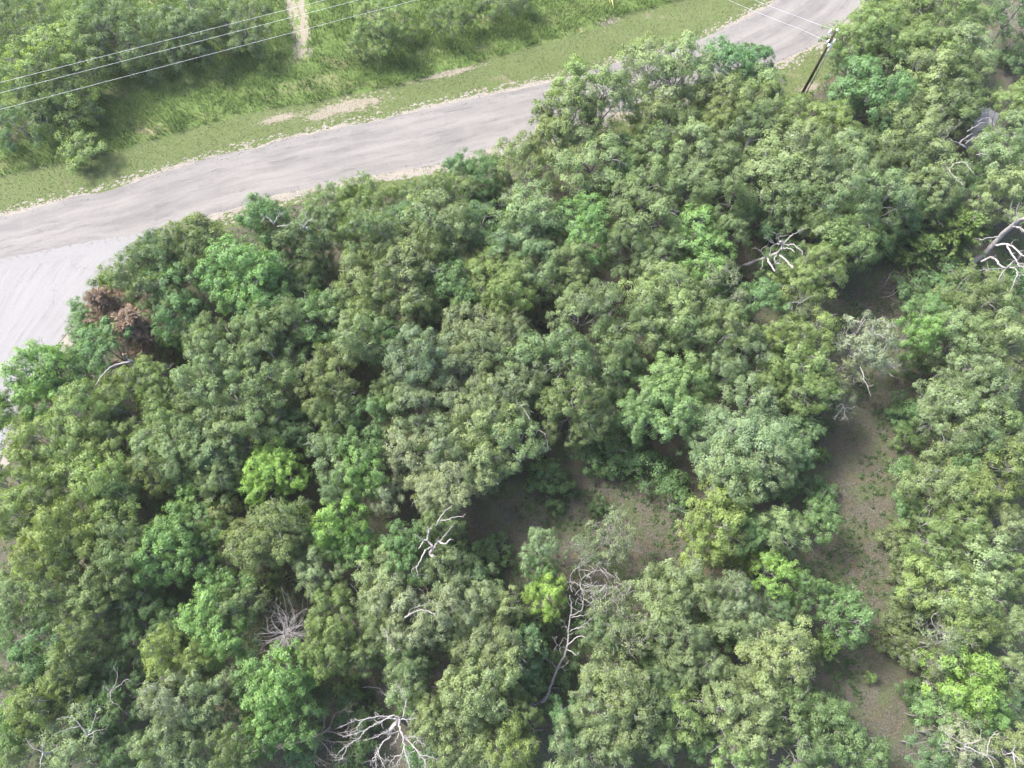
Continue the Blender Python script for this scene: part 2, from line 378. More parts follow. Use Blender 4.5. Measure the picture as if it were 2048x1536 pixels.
# ------------------------------------------------------------------ leaves
def leaf_quads(C, Nn, L, Wd, r, lv, lh, fold=0.0):
    """diamond leaves at C with normals Nn"""
    n = len(C); Nn = unit(Nn)
    t = unit(np.cross(Nn, unit(r.normal(size=(n, 3))))); b = np.cross(Nn, t)
    L = np.broadcast_to(L, (n,))[:, None]; Wd = np.broadcast_to(Wd, (n,))[:, None]
    V = np.stack((C - t * L * 0.5, C + b * Wd * 0.5 - t * L * 0.06 + Nn * fold * Wd, C + t * L * 0.5 - Nn * L * 0.12, C - b * Wd * 0.5 - t * L * 0.06 + Nn * fold * Wd), 1)
    F = np.arange(n * 4).reshape(n, 4)
    return V.reshape(-1, 3), F, np.repeat(lv, 4), np.repeat(lh, 4)

def leaf_mesh(name, parts, mat):
    V, F, A, B, o = [], [], [], [], 0
    for v, f, a, b in parts:
        V.append(v); F.append(f + o); A.append(a); B.append(b); o += len(v)
    return mesh_np(name, np.concatenate(V), np.concatenate(F), mat, {'lv': np.clip(np.concatenate(A), 0, 1), 'lh': np.clip(np.concatenate(B), 0, 1)})

def bent(a, b, r, k=0.12, n=4, up=0.0):
    a, b = np.asarray(a, float), np.asarray(b, float); L = np.linalg.norm(b - a)
    t = np.linspace(0, 1, n + 1)[:, None]
    P = a + (b - a) * t + np.sin(t * math.pi) * (r.normal(0, k * L, 3) + np.array((0, 0, up * L)))
    P[1:-1] += r.normal(0, 0.04 * L / n * 2, P[1:-1].shape)
    return P

def make_tree(seed, R=3.5, HT=9.0, nl=15, nlow=9, clumps=13, leaves=50, leafL=0.165, lr=(0.20, 0.31), flat=0.72, drop=2.7, twigf=0.4, deadtw=6, spread=0.88, wl=0.62, bark='bark'):
    """one broadleaf: returns (trunk mesh, crown mesh); crown is lobes of leaf clumps with gaps between them"""
    r = np.random.default_rng(seed); mb = MB()
    az0 = r.uniform(0, 6.28); lobes = []
    ex = r.uniform(0.82, 1.2); asym = r.uniform(-0.2, 0.2, 2)
    for i in range(nl):
        a = az0 + i * 2.39996 + r.normal(0, 0.35); q = math.sqrt((i + 0.4) / nl) * spread * r.uniform(0.85, 1.12)
        c = np.array((math.cos(a) * q * R * ex + asym[0] * R * 0.5, math.sin(a) * q * R / ex + asym[1] * R * 0.5, 0))
        z = HT - 0.7 - drop * q * q - abs(r.normal(0, 0.65))
        lobes.append((c + np.array((0, 0, z)), R * r.uniform(*lr) * (1.08 - 0.25 * q), 1.0))
    for i in range(nlow):
        a = r.uniform(0, 6.28); q = r.uniform(0.45, 0.95) * spread
        lobes.append((np.array((math.cos(a) * q * R * ex, math.sin(a) * q * R / ex, HT - drop - r.uniform(0.9, 2.3))), R * r.uniform(*lr) * 0.85, 0.7))
    fork = np.array((r.normal(0, 0.3), r.normal(0, 0.3), HT * r.uniform(0.3, 0.42)))
    tr = 0.0135 * HT + 0.02
    mb.tube(bent((0, 0, -0.3), fork, r, 0.05, 5), np.linspace(tr, tr * 0.72, 6), 8)
    nlimb = 6; limbs = []
    for i in range(nlimb):
        a = az0 + i * 6.283 / nlimb + r.normal(0, 0.3); q = R * 0.42
        e = np.array((math.cos(a) * q, math.sin(a) * q, HT - drop - 0.9 + r.normal(0, 0.4)))
        P = bent(fork - np.array((0, 0, 0.25)), e, r, 0.1, 5, 0.06); mb.tube(P, np.linspace(tr * 0.5, tr * 0.24, 6), 6); limbs.append(P)
    lim = np.concatenate([P[2:] for P in limbs])
    parts = []; cl_all = []
    for c, lrad, dens in lobes:
        s = lim[np.argmin(np.linalg.norm(lim - c, axis=1) + np.maximum(0, lim[:, 2] - c[2]) * 2)]
        P = bent(s, c - np.array((0, 0, lrad * 0.35)), r, 0.12, 5, 0.05); mb.tube(P, np.linspace(tr * 0.22, 0.028, 6), 5, False)
        m = max(5, int(clumps * dens * (lrad / (R * 0.3)) ** 1.6))
        d = unit(r.normal(size=(m, 3)) + np.array((0, 0, 0.55))); d[:, 2] = np.where(d[:, 2] < -0.35, -d[:, 2], d[:, 2])
        cc = c + d * lrad * r.uniform(0.5, 1.18, (m, 1)) * np.array((1.08, 1.08, flat))
        lobe_v = r.normal(0, 0.09); lobe_h = r.normal(0, 0.12)
        for k in range(m):
            cr = r.uniform(0.26, 0.50) * (R / 3.5) ** 0.5
            if r.random() < twigf:
                tip = cc[k] + d[k] * cr * r.uniform(0.2, 0.9)
                mb.tube(bent(P[-1 - r.integers(0, 3)], tip, r, 0.13, 3), np.linspace(0.034, 0.011, 4), 4, False)
            nn = int(leaves * r.uniform(0.6, 1.3) * (cr / 0.38) ** 1.5)
            ld = unit(r.normal(size=(nn, 3)) + d[k] * 0.5 + np.array((0, 0, 0.3)))
            C = cc[k] + ld * cr * (r.random((nn, 1)) ** 0.45) * np.array((1.1, 1.1, 0.75))
            Nn = d[k] * 0.75 + ld * 0.42 + np.array((0, 0, 0.22)) + r.normal(0, 0.27, (nn, 3))
            LL = leafL * r.uniform(0.65, 1.3, nn)
            cv = 0.5 + lobe_v + r.normal(0, 0.09); ch = 0.35 + lobe_h + r.normal(0, 0.14)
            parts.append(leaf_quads(C, Nn, LL, LL * wl * r.uniform(0.8, 1.2, nn), r, cv + r.normal(0, 0.15, nn), ch + r.normal(0, 0.22, nn), 0.12))
    for i in range(deadtw):
        c, lrad, _ = lobes[r.integers(0, len(lobes))]
        d = unit(np.array((*r.normal(0, 1, 2), abs(r.normal(0, 0.5)))))
        a = c + d * lrad * 0.2; b = c + d * lrad * r.uniform(1.15, 1.6)
        P = bent(a, b, r, 0.15, 5); mb.tube(P, np.linspace(0.04, 0.014, 6), 4, False)
        for j in range(3):
            q = P[r.integers(2, 6)]; mb.tube(bent(q, q + unit(d + r.normal(0, 0.7, 3)) * r.uniform(0.25, 0.6), r, 0.15, 3), np.linspace(0.022, 0.008, 4), 4, False)
    return mb.mesh('trunk', M[bark]), leaf_mesh('crown', parts, M['leaf'])

def make_juniper(seed, R=2.2, HT=6.0, nb=70, per=130, brown=False):
    """cedar: feathery sprays along many rising branches"""
    r = np.random.default_rng(seed); mb = MB()
    mb.tube(bent((0, 0, -0.2), (r.normal(0, 0.15), r.normal(0, 0.15), HT * 0.93), r, 0.02, 6), np.linspace(0.13, 0.02, 7), 6)
    parts = []
    for i in range(nb):
        f = ((i + 0.5) / nb) ** 0.8; z = HT * (0.08 + 0.84 * f); a = i * 2.39996 + r.normal(0, 0.3)
        L = R * (1 - f * 0.85) * r.uniform(0.65, 1.15)
        P = bent((0, 0, z), (math.cos(a) * L, math.sin(a) * L, z + L * r.uniform(0.25, 0.75)), r, 0.07, 5)
        mb.tube(P, np.linspace(0.035, 0.008, 6), 4, False)
        n = int(per * (0.35 + L / R)); t = r.uniform(0.22, 1.05, n); k = np.clip((t * 5).astype(int), 0, 4); fr = (t * 5 - k)[:, None]
        C0 = P[k] * (1 - fr) + P[k + 1] * fr; ax = unit(P[-1] - P[0])
        side = unit(r.normal(size=(n, 3))); ln_ = r.uniform(0.1, 0.34, (n, 1)) * (1.1 - 0.5 * t[:, None])
        dirs = unit(ax + side * 0.95 + np.array((0, 0, 0.15)))
        nr = unit(np.cross(dirs, r.normal(size=(n, 3)))); w_ = np.cross(dirs, nr) * r.uniform(0.022, 0.045, (n, 1)) * (0.62 if brown else 1.0)
        V = np.stack((C0, C0 + dirs * ln_ * 0.55 + w_, C0 + dirs * ln_ * 1.25, C0 + dirs * ln_ * 0.55 - w_), 1).reshape(-1, 3)
        lv = np.clip(0.28 + 0.4 * r.random() * 0.5 + r.normal(0, 0.14, n) + 0.22, 0, 1)
        parts.append((V, np.arange(n * 4).reshape(n, 4), np.repeat(lv, 4), np.repeat(r.uniform(0, 0.8, n), 4)))
    return mb.mesh('trunk', M['deadgrey'] if brown else M['bark']), leaf_mesh('crown', parts, M['needle'])

OAK = [make_tree(100 + i, nl=14 + i % 5, nlow=8 + i % 4, clumps=(16, 13, 18)[i % 3], leaves=(54, 68, 46)[i % 3], leafL=(0.155, 0.135, 0.175)[i % 3], wl=(.62, .7, .5)[i % 3], lr=((0.20, 0.31), (0.22, 0.36), (0.17, 0.27))[i % 3], twigf=0.5, deadtw=10 + i % 6) for i in range(12)]
RND = [make_tree(200 + i, nl=20, nlow=10, clumps=14, leaves=44, leafL=0.2, lr=(0.19, 0.28), wl=0.5, twigf=0.3, deadtw=2, drop=2.4) for i in range(5)]
OPN = [make_tree(300 + i, nl=11, nlow=8, clumps=12, leaves=30, leafL=0.16, lr=(0.22, 0.32), twigf=0.95, deadtw=14) for i in range(4)]
SHR = [make_tree(400 + i, R=2.0, HT=3.6, nl=9, nlow=6, clumps=13, leaves=42, leafL=0.15, drop=1.2, lr=(0.26, 0.38), deadtw=2) for i in range(5)]
LIC = [make_tree(350 + i, nl=18, nlow=10, clumps=17, leaves=44, leafL=0.16, lr=(0.2, 0.3), twigf=1.0, deadtw=60, bark='dead') for i in range(2)]
BNK = [make_tree(450 + i, R=5.0, HT=6.5, nl=26, nlow=26, clumps=15, leaves=44, leafL=0.17, drop=2.4, lr=(0.15, 0.23), deadtw=14, spread=0.97) for i in range(3)]
JUN = [make_juniper(500 + i) for i in range(3)]
JBR = [make_juniper(520 + i, R=2.0, HT=4.6, nb=90, per=190, brown=True) for i in range(2)]

# ------------------------------------------------------------------ trees: x y r colour, in photo pixels (r = crown radius)
TREES = """
90 75 95 y;128 165 78 y;60 160 60 g;255 60 80 g;345 55 62 g;410 25 70 g;475 25 60 o;20 235 55 d;150 290 40 sy;25 20 60 g;180 20 70 g;
783 24 56 y;900 22 34 g;731 74 36 g;1000 -25 50 g;
1176 162 60 y;1135 215 66 g;1227 191 60 o;1312 144 72 p;1278 113 42 p;912 316 48 e;970 345 48 e;1049 314 66 o;1186 308 72 P;1111 255 55 o;1250 300 48 d;1310 287 48 g;1357 246 60 g;1305 236 52 o;
741 386 64 y;698 412 55 y;650 368 42 p;834 386 55 g;919 379 60 o;987 388 52 d;858 431 60 p;902 446 52 p;844 487 50 o;735 461 58 g;765 505 50 o;1063 420 64 P;1090 462 45 e;1172 428 56 b;1175 482 46 b;1022 485 60 g;1080 500 50 g;1254 403 52 o;1300 425 60 o;1312 345 56 g;1240 350 48 d;1330 495 56 g;1255 492 52 g;953 461 58 d;800 455 48 d;
1382 130 60 P;1450 125 54 e;1504 115 46 e;1519 166 54 P;1450 191 64 o;1539 196 46 y;1392 195 50 d;1587 221 42 y;1656 243 50 y;1560 240 46 o;1512 245 50 g;1461 240 48 o;1406 284 55 p;1471 282 56 g;1382 349 56 p;1444 325 56 g;1447 380 60 g;1545 340 70 p;1615 301 70 p;1690 301 66 p;1656 346 70 p;1710 345 58 p;1587 388 58 g;1779 388 62 P;1690 400 60 g;1625 420 52 y;1707 446 62 y;1656 458 52 p;1707 497 54 y;1735 300 50 g;1530 425 48 d;
1985 290 36 p;1928 238 32 g;2036 412 34 d;2038 565 40 e;2004 550 34 sd;1940 566 34 se;1890 566 32 se;1706 122 40 d;1724 66 52 y;1758 24 58 y;1812 38 62 y;1895 18 62 y;1946 36 52 y;1826 78 62 y;1878 102 62 y;1930 90 56 p;1945 137 48 g;1775 113 56 g;1861 146 62 p;1724 164 60 e;1775 193 60 e;1902 180 62 g;1700 190 38 e;1844 205 62 p;1912 216 50 g;1775 243 50 d;1826 262 60 p;1878 276 54 t;1765 290 46 d;1820 312 54 g;1878 327 60 p;1881 375 50 p;1826 362 50 d;1861 410 50 d;1806 422 44 d;2035 205 44 y;2025 262 50 P;2014 320 60 P;2035 372 56 p;1985 395 44 p;1950 370 46 d;2040 100 34 sd;2031 22 50 d;1935 160 40 sd;
1912 468 72 jy;1838 505 50 jy;1800 455 40 sd;1770 480 34 se;1382 455 60 b;1416 490 56 b;1468 455 44 g;
212 553 36 sg;224 574 26 jl;273 541 56 o;300 578 46 g;290 510 48 o;320 480 50 g;400 432 58 o;365 468 58 g;359 561 56 e;350 600 42 g;359 640 50 e;478 528 70 b;510 570 58 b;445 560 56 b;513 606 54 e;164 613 36 se;160 650 30 se;226 622 48 xb;288 668 60 xb;345 697 40 jy;205 693 58 e;68 732 60 b;130 739 60 e;85 784 56 b;22 818 46 e;
171 808 60 y;239 792 56 y;308 758 50 y;314 795 46 y;410 666 46 g;431 706 64 P;393 748 60 P;513 714 56 g;444 773 64 P;530 775 60 g;385 800 50 g;632 632 52 e;564 637 54 g;513 656 50 g;666 724 56 o;649 790 52 o;677 615 46 P;677 825 46 g;570 700 50 d;
154 849 64 y;222 859 60 y;85 869 60 y;62 905 52 y;144 905 60 y;325 842 54 y;393 846 58 g;444 861 60 p;308 893 54 P;359 905 54 P;427 905 60 g;444 953 50 o;513 842 52 g;564 869 50 d;543 930 52 l;520 965 46 l;572 945 44 l;205 957 60 y;137 963 60 y;222 991 60 y;68 987 56 y;308 939 50 o;325 980 46 d;393 985 46 b;666 910 58 P;677 978 48 g;20 960 46 y;600 860 46 d;
714 551 56 o;817 541 64 p;765 570 54 o;731 615 54 y;810 622 50 p;714 673 54 p;759 673 46 e;885 522 48 d;902 570 54 e;940 594 40 e;871 587 48 d;970 544 52 y;1029 544 50 y;1011 587 46 y;1090 551 56 o;1145 520 44 o;1175 613 60 p;1160 565 42 o;1085 632 32 so;919 647 60 G;953 691 60 G;844 698 60 G;827 734 54 G;1022 664 50 G;1039 712 60 g;919 739 54 G;1056 748 48 G;1124 705 60 g;1210 698 60 g;1244 728 50 g;1278 654 60 g;1329 568 64 P;1295 613 50 g;1357 644 60 P;1213 762 54 g;1158 803 62 g;1193 830 50 g;1117 820 50 g;899 792 56 G;964 810 60 G;1022 790 54 G;980 845 66 p;1029 872 58 g;970 927 54 p;936 864 50 p;823 810 54 G;748 827 50 e;782 786 42 g;868 860 46 G;817 903 58 W;885 893 50 G;902 956 58 W;765 985 42 W;868 985 50 W;714 893 50 e;714 946 54 b;640 690 44 d;1105 770 40 d;
1346 756 58 c;1312 808 58 c;1272 828 46 c;1357 828 56 c;1400 770 44 c;1200 1010 18 sd;1110 1010 18 se;1120 1335 36 sd;1155 1232 34 sd;1088 1245 34 sd;700 1425 40 sd;655 1385 42 sd;722 1482 38 sd;845 1505 36 se;690 1520 36 sd;1330 1330 40 sd;880 1080 36 sd;1825 872 30 sd;1828 1010 30 se;1822 1150 30 sg;1826 1205 28 sd;1836 1300 28 sg;1838 1388 28 sd;1175 905 36 se;1244 905 46 se;1295 927 46 se;1090 950 36 se;1133 972 20 sd;1220 935 26 sd;1350 975 40 se;
1416 546 50 b;1450 563 54 t;1427 632 54 g;1526 601 46 e;1604 563 54 y;1640 529 46 y;1615 632 44 t;1468 666 50 o;1390 664 50 g;1512 707 46 p;1587 673 52 y;1635 668 46 y;1615 741 58 y;1632 780 46 y;1570 724 48 d;1450 734 46 p;1540 758 42 y;1676 748 46 t;1684 800 34 t;1741 685 58 L;1509 808 58 p;1478 893 72 p;1522 871 64 p;1570 895 54 P;1433 876 58 p;1468 946 64 p;1536 929 60 p;1604 854 42 E;1590 912 40 E;1649 907 15 sl;1450 1000 56 yl;1649 989 36 se;1570 957 36 se;1570 520 44 d;1480 600 40 d;
1844 662 44 b;1862 625 38 e;1912 666 58 P;1946 587 58 g;1997 570 46 g;1890 605 36 e;1997 622 58 P;1963 693 54 g;2014 666 54 p;1900 715 46 p;1895 758 54 p;1861 810 52 p;1929 810 64 p;1878 844 54 p;1980 775 60 p;2020 735 50 o;1997 837 60 y;1912 878 50 g;2025 878 50 p;1842 808 40 se;1815 830 30 sd;1826 724 30 sd;1936 895 54 p;1946 939 50 p;2014 922 58 y;1878 929 46 e;1826 970 60 P;1816 944 36 se;1895 991 54 y;1997 980 58 y;1835 570 40 sd;1905 545 46 sd;
34 1045 58 y;103 1052 68 y;154 1096 64 y;85 1113 58 y;239 1079 54 g;205 1052 54 y;239 1126 54 g;342 1070 62 b;320 1125 58 b;393 1055 50 e;375 1120 50 b;495 1096 62 o;547 1062 58 o;581 1038 50 g;450 1040 48 o;680 1042 54 l;706 1080 46 b;660 1085 44 b;34 1182 54 g;120 1175 60 g;188 1189 58 g;103 1223 50 d;171 1243 46 g;222 1165 48 d;239 1204 48 d;68 1312 54 e;137 1319 54 g;188 1319 54 d;34 1353 54 g;103 1380 54 y;68 1414 54 y;34 1438 50 e;154 1382 50 d;291 1216 54 d;273 1271 50 d;325 1312 52 y;342 1250 46 d;393 1321 46 y;410 1233 58 b;444 1278 54 b;478 1209 48 g;461 1175 44 e;632 1141 50 p;666 1250 54 y;649 1202 46 y;660 1302 50 y;547 1375 66 b;590 1340 54 b;581 1430 56 b;513 1355 50 e;530 1450 52 b;376 1353 50 o;410 1380 58 p;342 1404 58 W;393 1438 58 p;342 1472 58 p;308 1502 50 p;393 1507 50 p;222 1370 50 d;205 1438 54 d;150 1480 62 p;239 1507 50 d;51 1490 50 g;461 1485 50 g;495 1510 46 g;600 1510 36 se;554 1161 30 jd;20 1260 50 d;
800 1090 50 e;810 1126 46 e;765 1158 58 p;834 1143 46 g;885 1150 54 p;947 1167 50 E;800 1216 64 W;885 1216 62 W;748 1218 48 p;947 1218 50 G;1001 1218 44 p;834 1259 54 W;910 1262 50 p;770 1265 48 p;970 1284 58 G;1008 1303 52 p;945 1322 52 p;731 1303 44 g;817 1320 44 g;817 1355 50 p;970 1382 64 p;919 1406 54 p;878 1416 48 p;871 1442 48 p;1010 1390 44 g;827 1404 30 sl;1040 1300 46 E;1062 1350 38 E;530 425 52 e;600 470 58 g;585 545 50 d;555 495 46 G;640 440 44 g;625 510 46 o;540 445 40 o;600 580 48 d;902 1492 58 p;970 1485 54 p;1022 1494 54 y;1039 1440 44 g;1080 1096 46 P;1083 1148 38 e;1090 1187 42 l;1227 1072 56 t;1175 1100 40 t;943 1124 42 sd;985 1100 38 sd;885 1050 40 g;
1312 1216 62 p;1346 1175 56 p;1227 1216 54 t;1244 1284 58 t;1205 1262 42 g;1363 1269 52 p;1227 1355 62 p;1203 1412 56 p;1261 1404 62 p;1135 1446 46 e;1244 1457 58 p;1141 1492 58 p;1210 1509 54 p;1305 1396 50 g;1350 1355 46 g;1363 1433 54 y;1310 1300 42 d;1320 1480 46 g;
1433 1045 60 yl;1502 1062 44 e;1570 1064 50 P;1399 1098 44 yl;1638 1040 40 e;1495 1124 38 jy;1556 1151 44 l;1625 1180 36 e;1693 1232 50 e;1680 1200 36 e;1642 1291 46 jy;1379 1177 54 p;1471 1191 48 G;1495 1245 54 p;1570 1286 64 p;1536 1321 62 p;1382 1303 58 p;1416 1338 50 p;1580 1338 58 p;1461 1406 64 p;1536 1389 58 p;1587 1423 58 E;1502 1457 58 p;1478 1510 54 y;1656 1423 48 E;1673 1474 54 E;1724 1502 48 E;1615 1509 50 g;1560 1218 40 E;1440 1265 44 d;1400 1480 40 d;
1826 1079 54 y;1878 1064 54 y;1912 1115 66 p;1844 1150 58 y;1929 1177 62 p;1861 1195 58 y;1946 1225 58 y;1980 1155 54 p;1895 1257 44 p;1956 1259 48 y;2014 1054 48 G;2035 1150 40 y;2025 1252 48 P;1861 1284 56 t;1809 1290 38 sg;1844 1331 48 t;1946 1362 60 l;1900 1390 44 l;1975 1405 44 b;2025 1348 44 p;2031 1406 48 E;1844 1440 48 e;1826 1502 48 E;1900 1440 48 E;1929 1486 54 L;2014 1490 50 p;1800 1079 32 sg;1822 1124 30 sg;1812 1233 32 sg;1746 1354 10 sl
"""
C = {'g': (0.142, 0.204, 0.094), 'p': (0.187, 0.250, 0.129), 'P': (0.177, 0.250, 0.126), 'G': (0.171, 0.224, 0.129), 'W': (0.218, 0.265, 0.166), 'd': (0.092, 0.161, 0.067),
     'o': (0.155, 0.208, 0.092), 'y': (0.174, 0.244, 0.093), 'e': (0.127, 0.220, 0.095), 'E': (0.124, 0.201, 0.099), 'b': (0.161, 0.278, 0.102), 'l': (0.195, 0.314, 0.086),
     'c': (0.198, 0.297, 0.125), 'L': (0.252, 0.305, 0.211), 't': (0.160, 0.204, 0.113), 'jy': (0.099, 0.158, 0.048), 'jl': (0.180, 0.279, 0.052), 'jd': (0.134, 0.192, 0.082), 'xb': (0.242, 0.189, 0.163), 'yl': (0.181, 0.250, 0.086),
     'sd': (0.092, 0.158, 0.064), 'se': (0.113, 0.203, 0.082), 'sg': (0.141, 0.188, 0.087), 'sy': (0.161, 0.232, 0.078), 'so': (0.150, 0.174, 0.095), 'sl': (0.166, 0.281, 0.078)}
TONE = {'g': 'grey green', 'p': 'pale sage green', 'P': 'pale blue green', 'G': 'dusty grey green', 'W': 'silvery green', 'd': 'dark green', 'o': 'olive green', 'y': 'yellowish green',
        'e': 'leaf green', 'E': 'deep bluish green', 'b': 'bright green', 'l': 'vivid lime green', 'c': 'pale lime green', 'L': 'whitish green', 't': 'twiggy grey green', 'jy': 'yellow green feathery',
        'jl': 'lime feathery', 'jd': 'dark feathery', 'xb': 'dead brown', 'yl': 'yellow lime', 'sd': 'dark green', 'se': 'leaf green', 'sg': 'grey green', 'sy': 'yellowish green', 'so': 'olive green', 'sl': 'lime green'}
# hand-written labels for the trees that stand out
SPECIAL = {(1912, 468): 'large feathery yellow green juniper just left of the thick pale dead trunk',
           (1838, 505): 'feathery yellow green juniper above the fallen branchy tree',
           (1741, 685): 'whitish sparse tree full of bare pale twigs leaning over the grassy clearing',
           (226, 622): 'upper of the two dead brown cedars beside the pale side lane', (288, 668): 'larger, lower of the two dead brown cedars near the pale side lane',
           (1556, 1151): 'small vivid lime tree at the clearing edge above the yellow green juniper', (1090, 1187): 'small lime tree standing just left of the curled twigs of the leaning dead tree',
           (1649, 907): 'tiny lime bush alone on the bare clearing', (1746, 1354): 'tiny lime tuft in the middle of the lower clearing strip',
           (1929, 1486): 'whitish tree with bare white twigs at the bottom right of the photo',
           (1080, 1096): 'slim pale blue green tree standing alone in the clearing above a lime one',
           (912, 316): 'dark leafy tree jutting up against the lower edge of the road', (1642, 1291): 'yellow green juniper with radiating fronds left of the lower clearing strip',
           (345, 697): 'yellow green juniper beside the larger dead brown cedar'}
LAND = [('contorted bare snag', 866, 1080), ('spiny white dead tree', 790, 1450), ('leaning dead tree', 1140, 1280), ('radiating grey dead cedar', 565, 1262),
        ('whitish twiggy tree', 1741, 690), ('stubby white dead tree', 1550, 500), ('thick pale dead trunk', 1990, 480), ('pair of dead brown cedars', 258, 645),
        ('utility pole', 1640, 120), ('big pale lime crown', 1335, 795), ('little lime clearing tree', 1556, 1151), ('hanging grey limb', 215, 745), ('sandy footpath', 600, 60),
        ('roundest vivid lime crown', 543, 935), ('bright crown beside the lane', 478, 540), ('lower left bright crown', 345, 1095), ('tall lime pair of crowns', 690, 1060),
        ('lower right lime tree', 1940, 1372), ('bottom bright green crown', 560, 1390), ('bright upper middle crown', 1172, 450), ('fallen branchy tree', 1810, 565), ('grey shed roof', 1968, 255),
        ('yellow guy wire guards', 1225, 15),
        ('bottom left white twigs', 165, 1440), ('grey zigzag dead branch', 1090, 872), ('forked white twin tops', 580, 435), ('white corner dead top', 2025, 1505), ('radiating juniper fronds', 1642, 1291)]
recs = []
for e in TREES.replace('\n', '').split(';'):
    a = e.split()
    if len(a) == 4:
        q = [float(a[0]), float(a[1]), float(a[2]), a[3]]
        if 270 < q[0] < 1085 and q[1] > 250:      # keep the road edge as open as it is
            yb = np.interp(q[0], [p[0] for p in ROAD_B], [p[1] for p in ROAD_B]); q[1] = max(q[1], yb - 24 + 1.12 * q[2])
        if 1785 < q[0] < 1920 and q[1] > 700 and q[3][0] != 's': q[0] += 46
        recs.append(tuple(q))

# lobes of one crown that belong together: up to three stems leaning apart from one foot make one tree
KIN = {'p': 'p', 'P': 'p', 'W': 'p', 'G': 'p', 'y': 'y', 'o': 'y', 'g': 'y', 'e': 'e', 'b': 'e', 'E': 'E', 'd': 'd', 'l': 'l', 'c': 'c', 'yl': 'yl'}
def make_groups():
    free = [i for i, q in enumerate(recs) if q[3] in KIN and (int(q[0]), int(q[1])) not in SPECIAL]
    pairs = sorted((math.hypot(recs[a][0] - recs[b][0], recs[a][1] - recs[b][1]) / (0.5 * (recs[a][2] + recs[b][2])) + (0.12 if recs[a][3] != recs[b][3] else 0), a, b)
                   for n_, a in enumerate(free) for b in free[n_ + 1:] if KIN[recs[a][3]] == KIN[recs[b][3]])
    own = {i: [i] for i in range(len(recs))}
    for d, a, b in pairs:
        if d > 1.75: break
        A, B = own[a], own[b]
        if A is B or len(A) + len(B) > 3: continue
        pts = [recs[k] for k in A + B]
        if max(math.hypot(p[0] - q[0], p[1] - q[1]) for p in pts for q in pts) > 128: continue
        A.extend(B)
        for k in B: own[k] = A
    out, seen = [], set()
    for i in range(len(recs)):
        if id(own[i]) not in seen: seen.add(id(own[i])); out.append(own[i])
    return out
GROUPS = make_groups()
PL = []                                   # one record per plant: centre, radius, main colour
for g in GROUPS:
    q = np.array([recs[k][:3] for k in g]); c = q[:, :2].mean(0)
    PL.append((c[0], c[1], float((np.linalg.norm(q[:, :2] - c, axis=1) + q[:, 2]).max()) if len(g) > 1 else q[0, 2], recs[max(g, key=lambda k: recs[k][2])][3]))
def special_of(n):
    return next((SPECIAL[(int(recs[k][0]), int(recs[k][1]))] for k in GROUPS[n] if (int(recs[k][0]), int(recs[k][1])) in SPECIAL), None)
def sector(dx, dy):
    k = int(round(math.degrees(math.atan2(-dy, dx)) / 45)) % 8
    return ['right of', 'upper right of', 'above', 'upper left of', 'left of', 'lower left of', 'below', 'lower right of'][k]
ORD = ['nearest', 'second', 'third', 'fourth', 'fifth', 'sixth', 'seventh', 'eighth', 'ninth', 'tenth', 'eleventh', 'twelfth', 'thirteenth', 'fourteenth']
sect = {}
for li, (nm, lx, ly) in enumerate(LAND):
    for i, (x, y, r_, c) in enumerate(PL):
        d = math.hypot(x - lx, y - ly)
        if d > 22: sect.setdefault((li, sector(x - lx, y - ly)), []).append((d, i))
rank = {}
for key, L in sect.items():
    for k, (d, i) in enumerate(sorted(L)):
        if k < 14: rank.setdefault(i, []).append((k * 70 + d, k, key))
def kind_of(c): return 'shrub' if c[0] == 's' else 'juniper' if c[0] in 'jx' else 'tree'
def label_of(i):
    x, y, r_, c = PL[i]
    if special_of(i): return special_of(i)
    _, k, (li, s) = min(rank[i])
    size = 'small' if r_ < 46 else 'broad' if r_ >= 95 else ''
    return ' '.join(f"{size} {TONE[c]} {kind_of(c)}, {ORD[k]} plant {s} the {LAND[li][0]}".split())

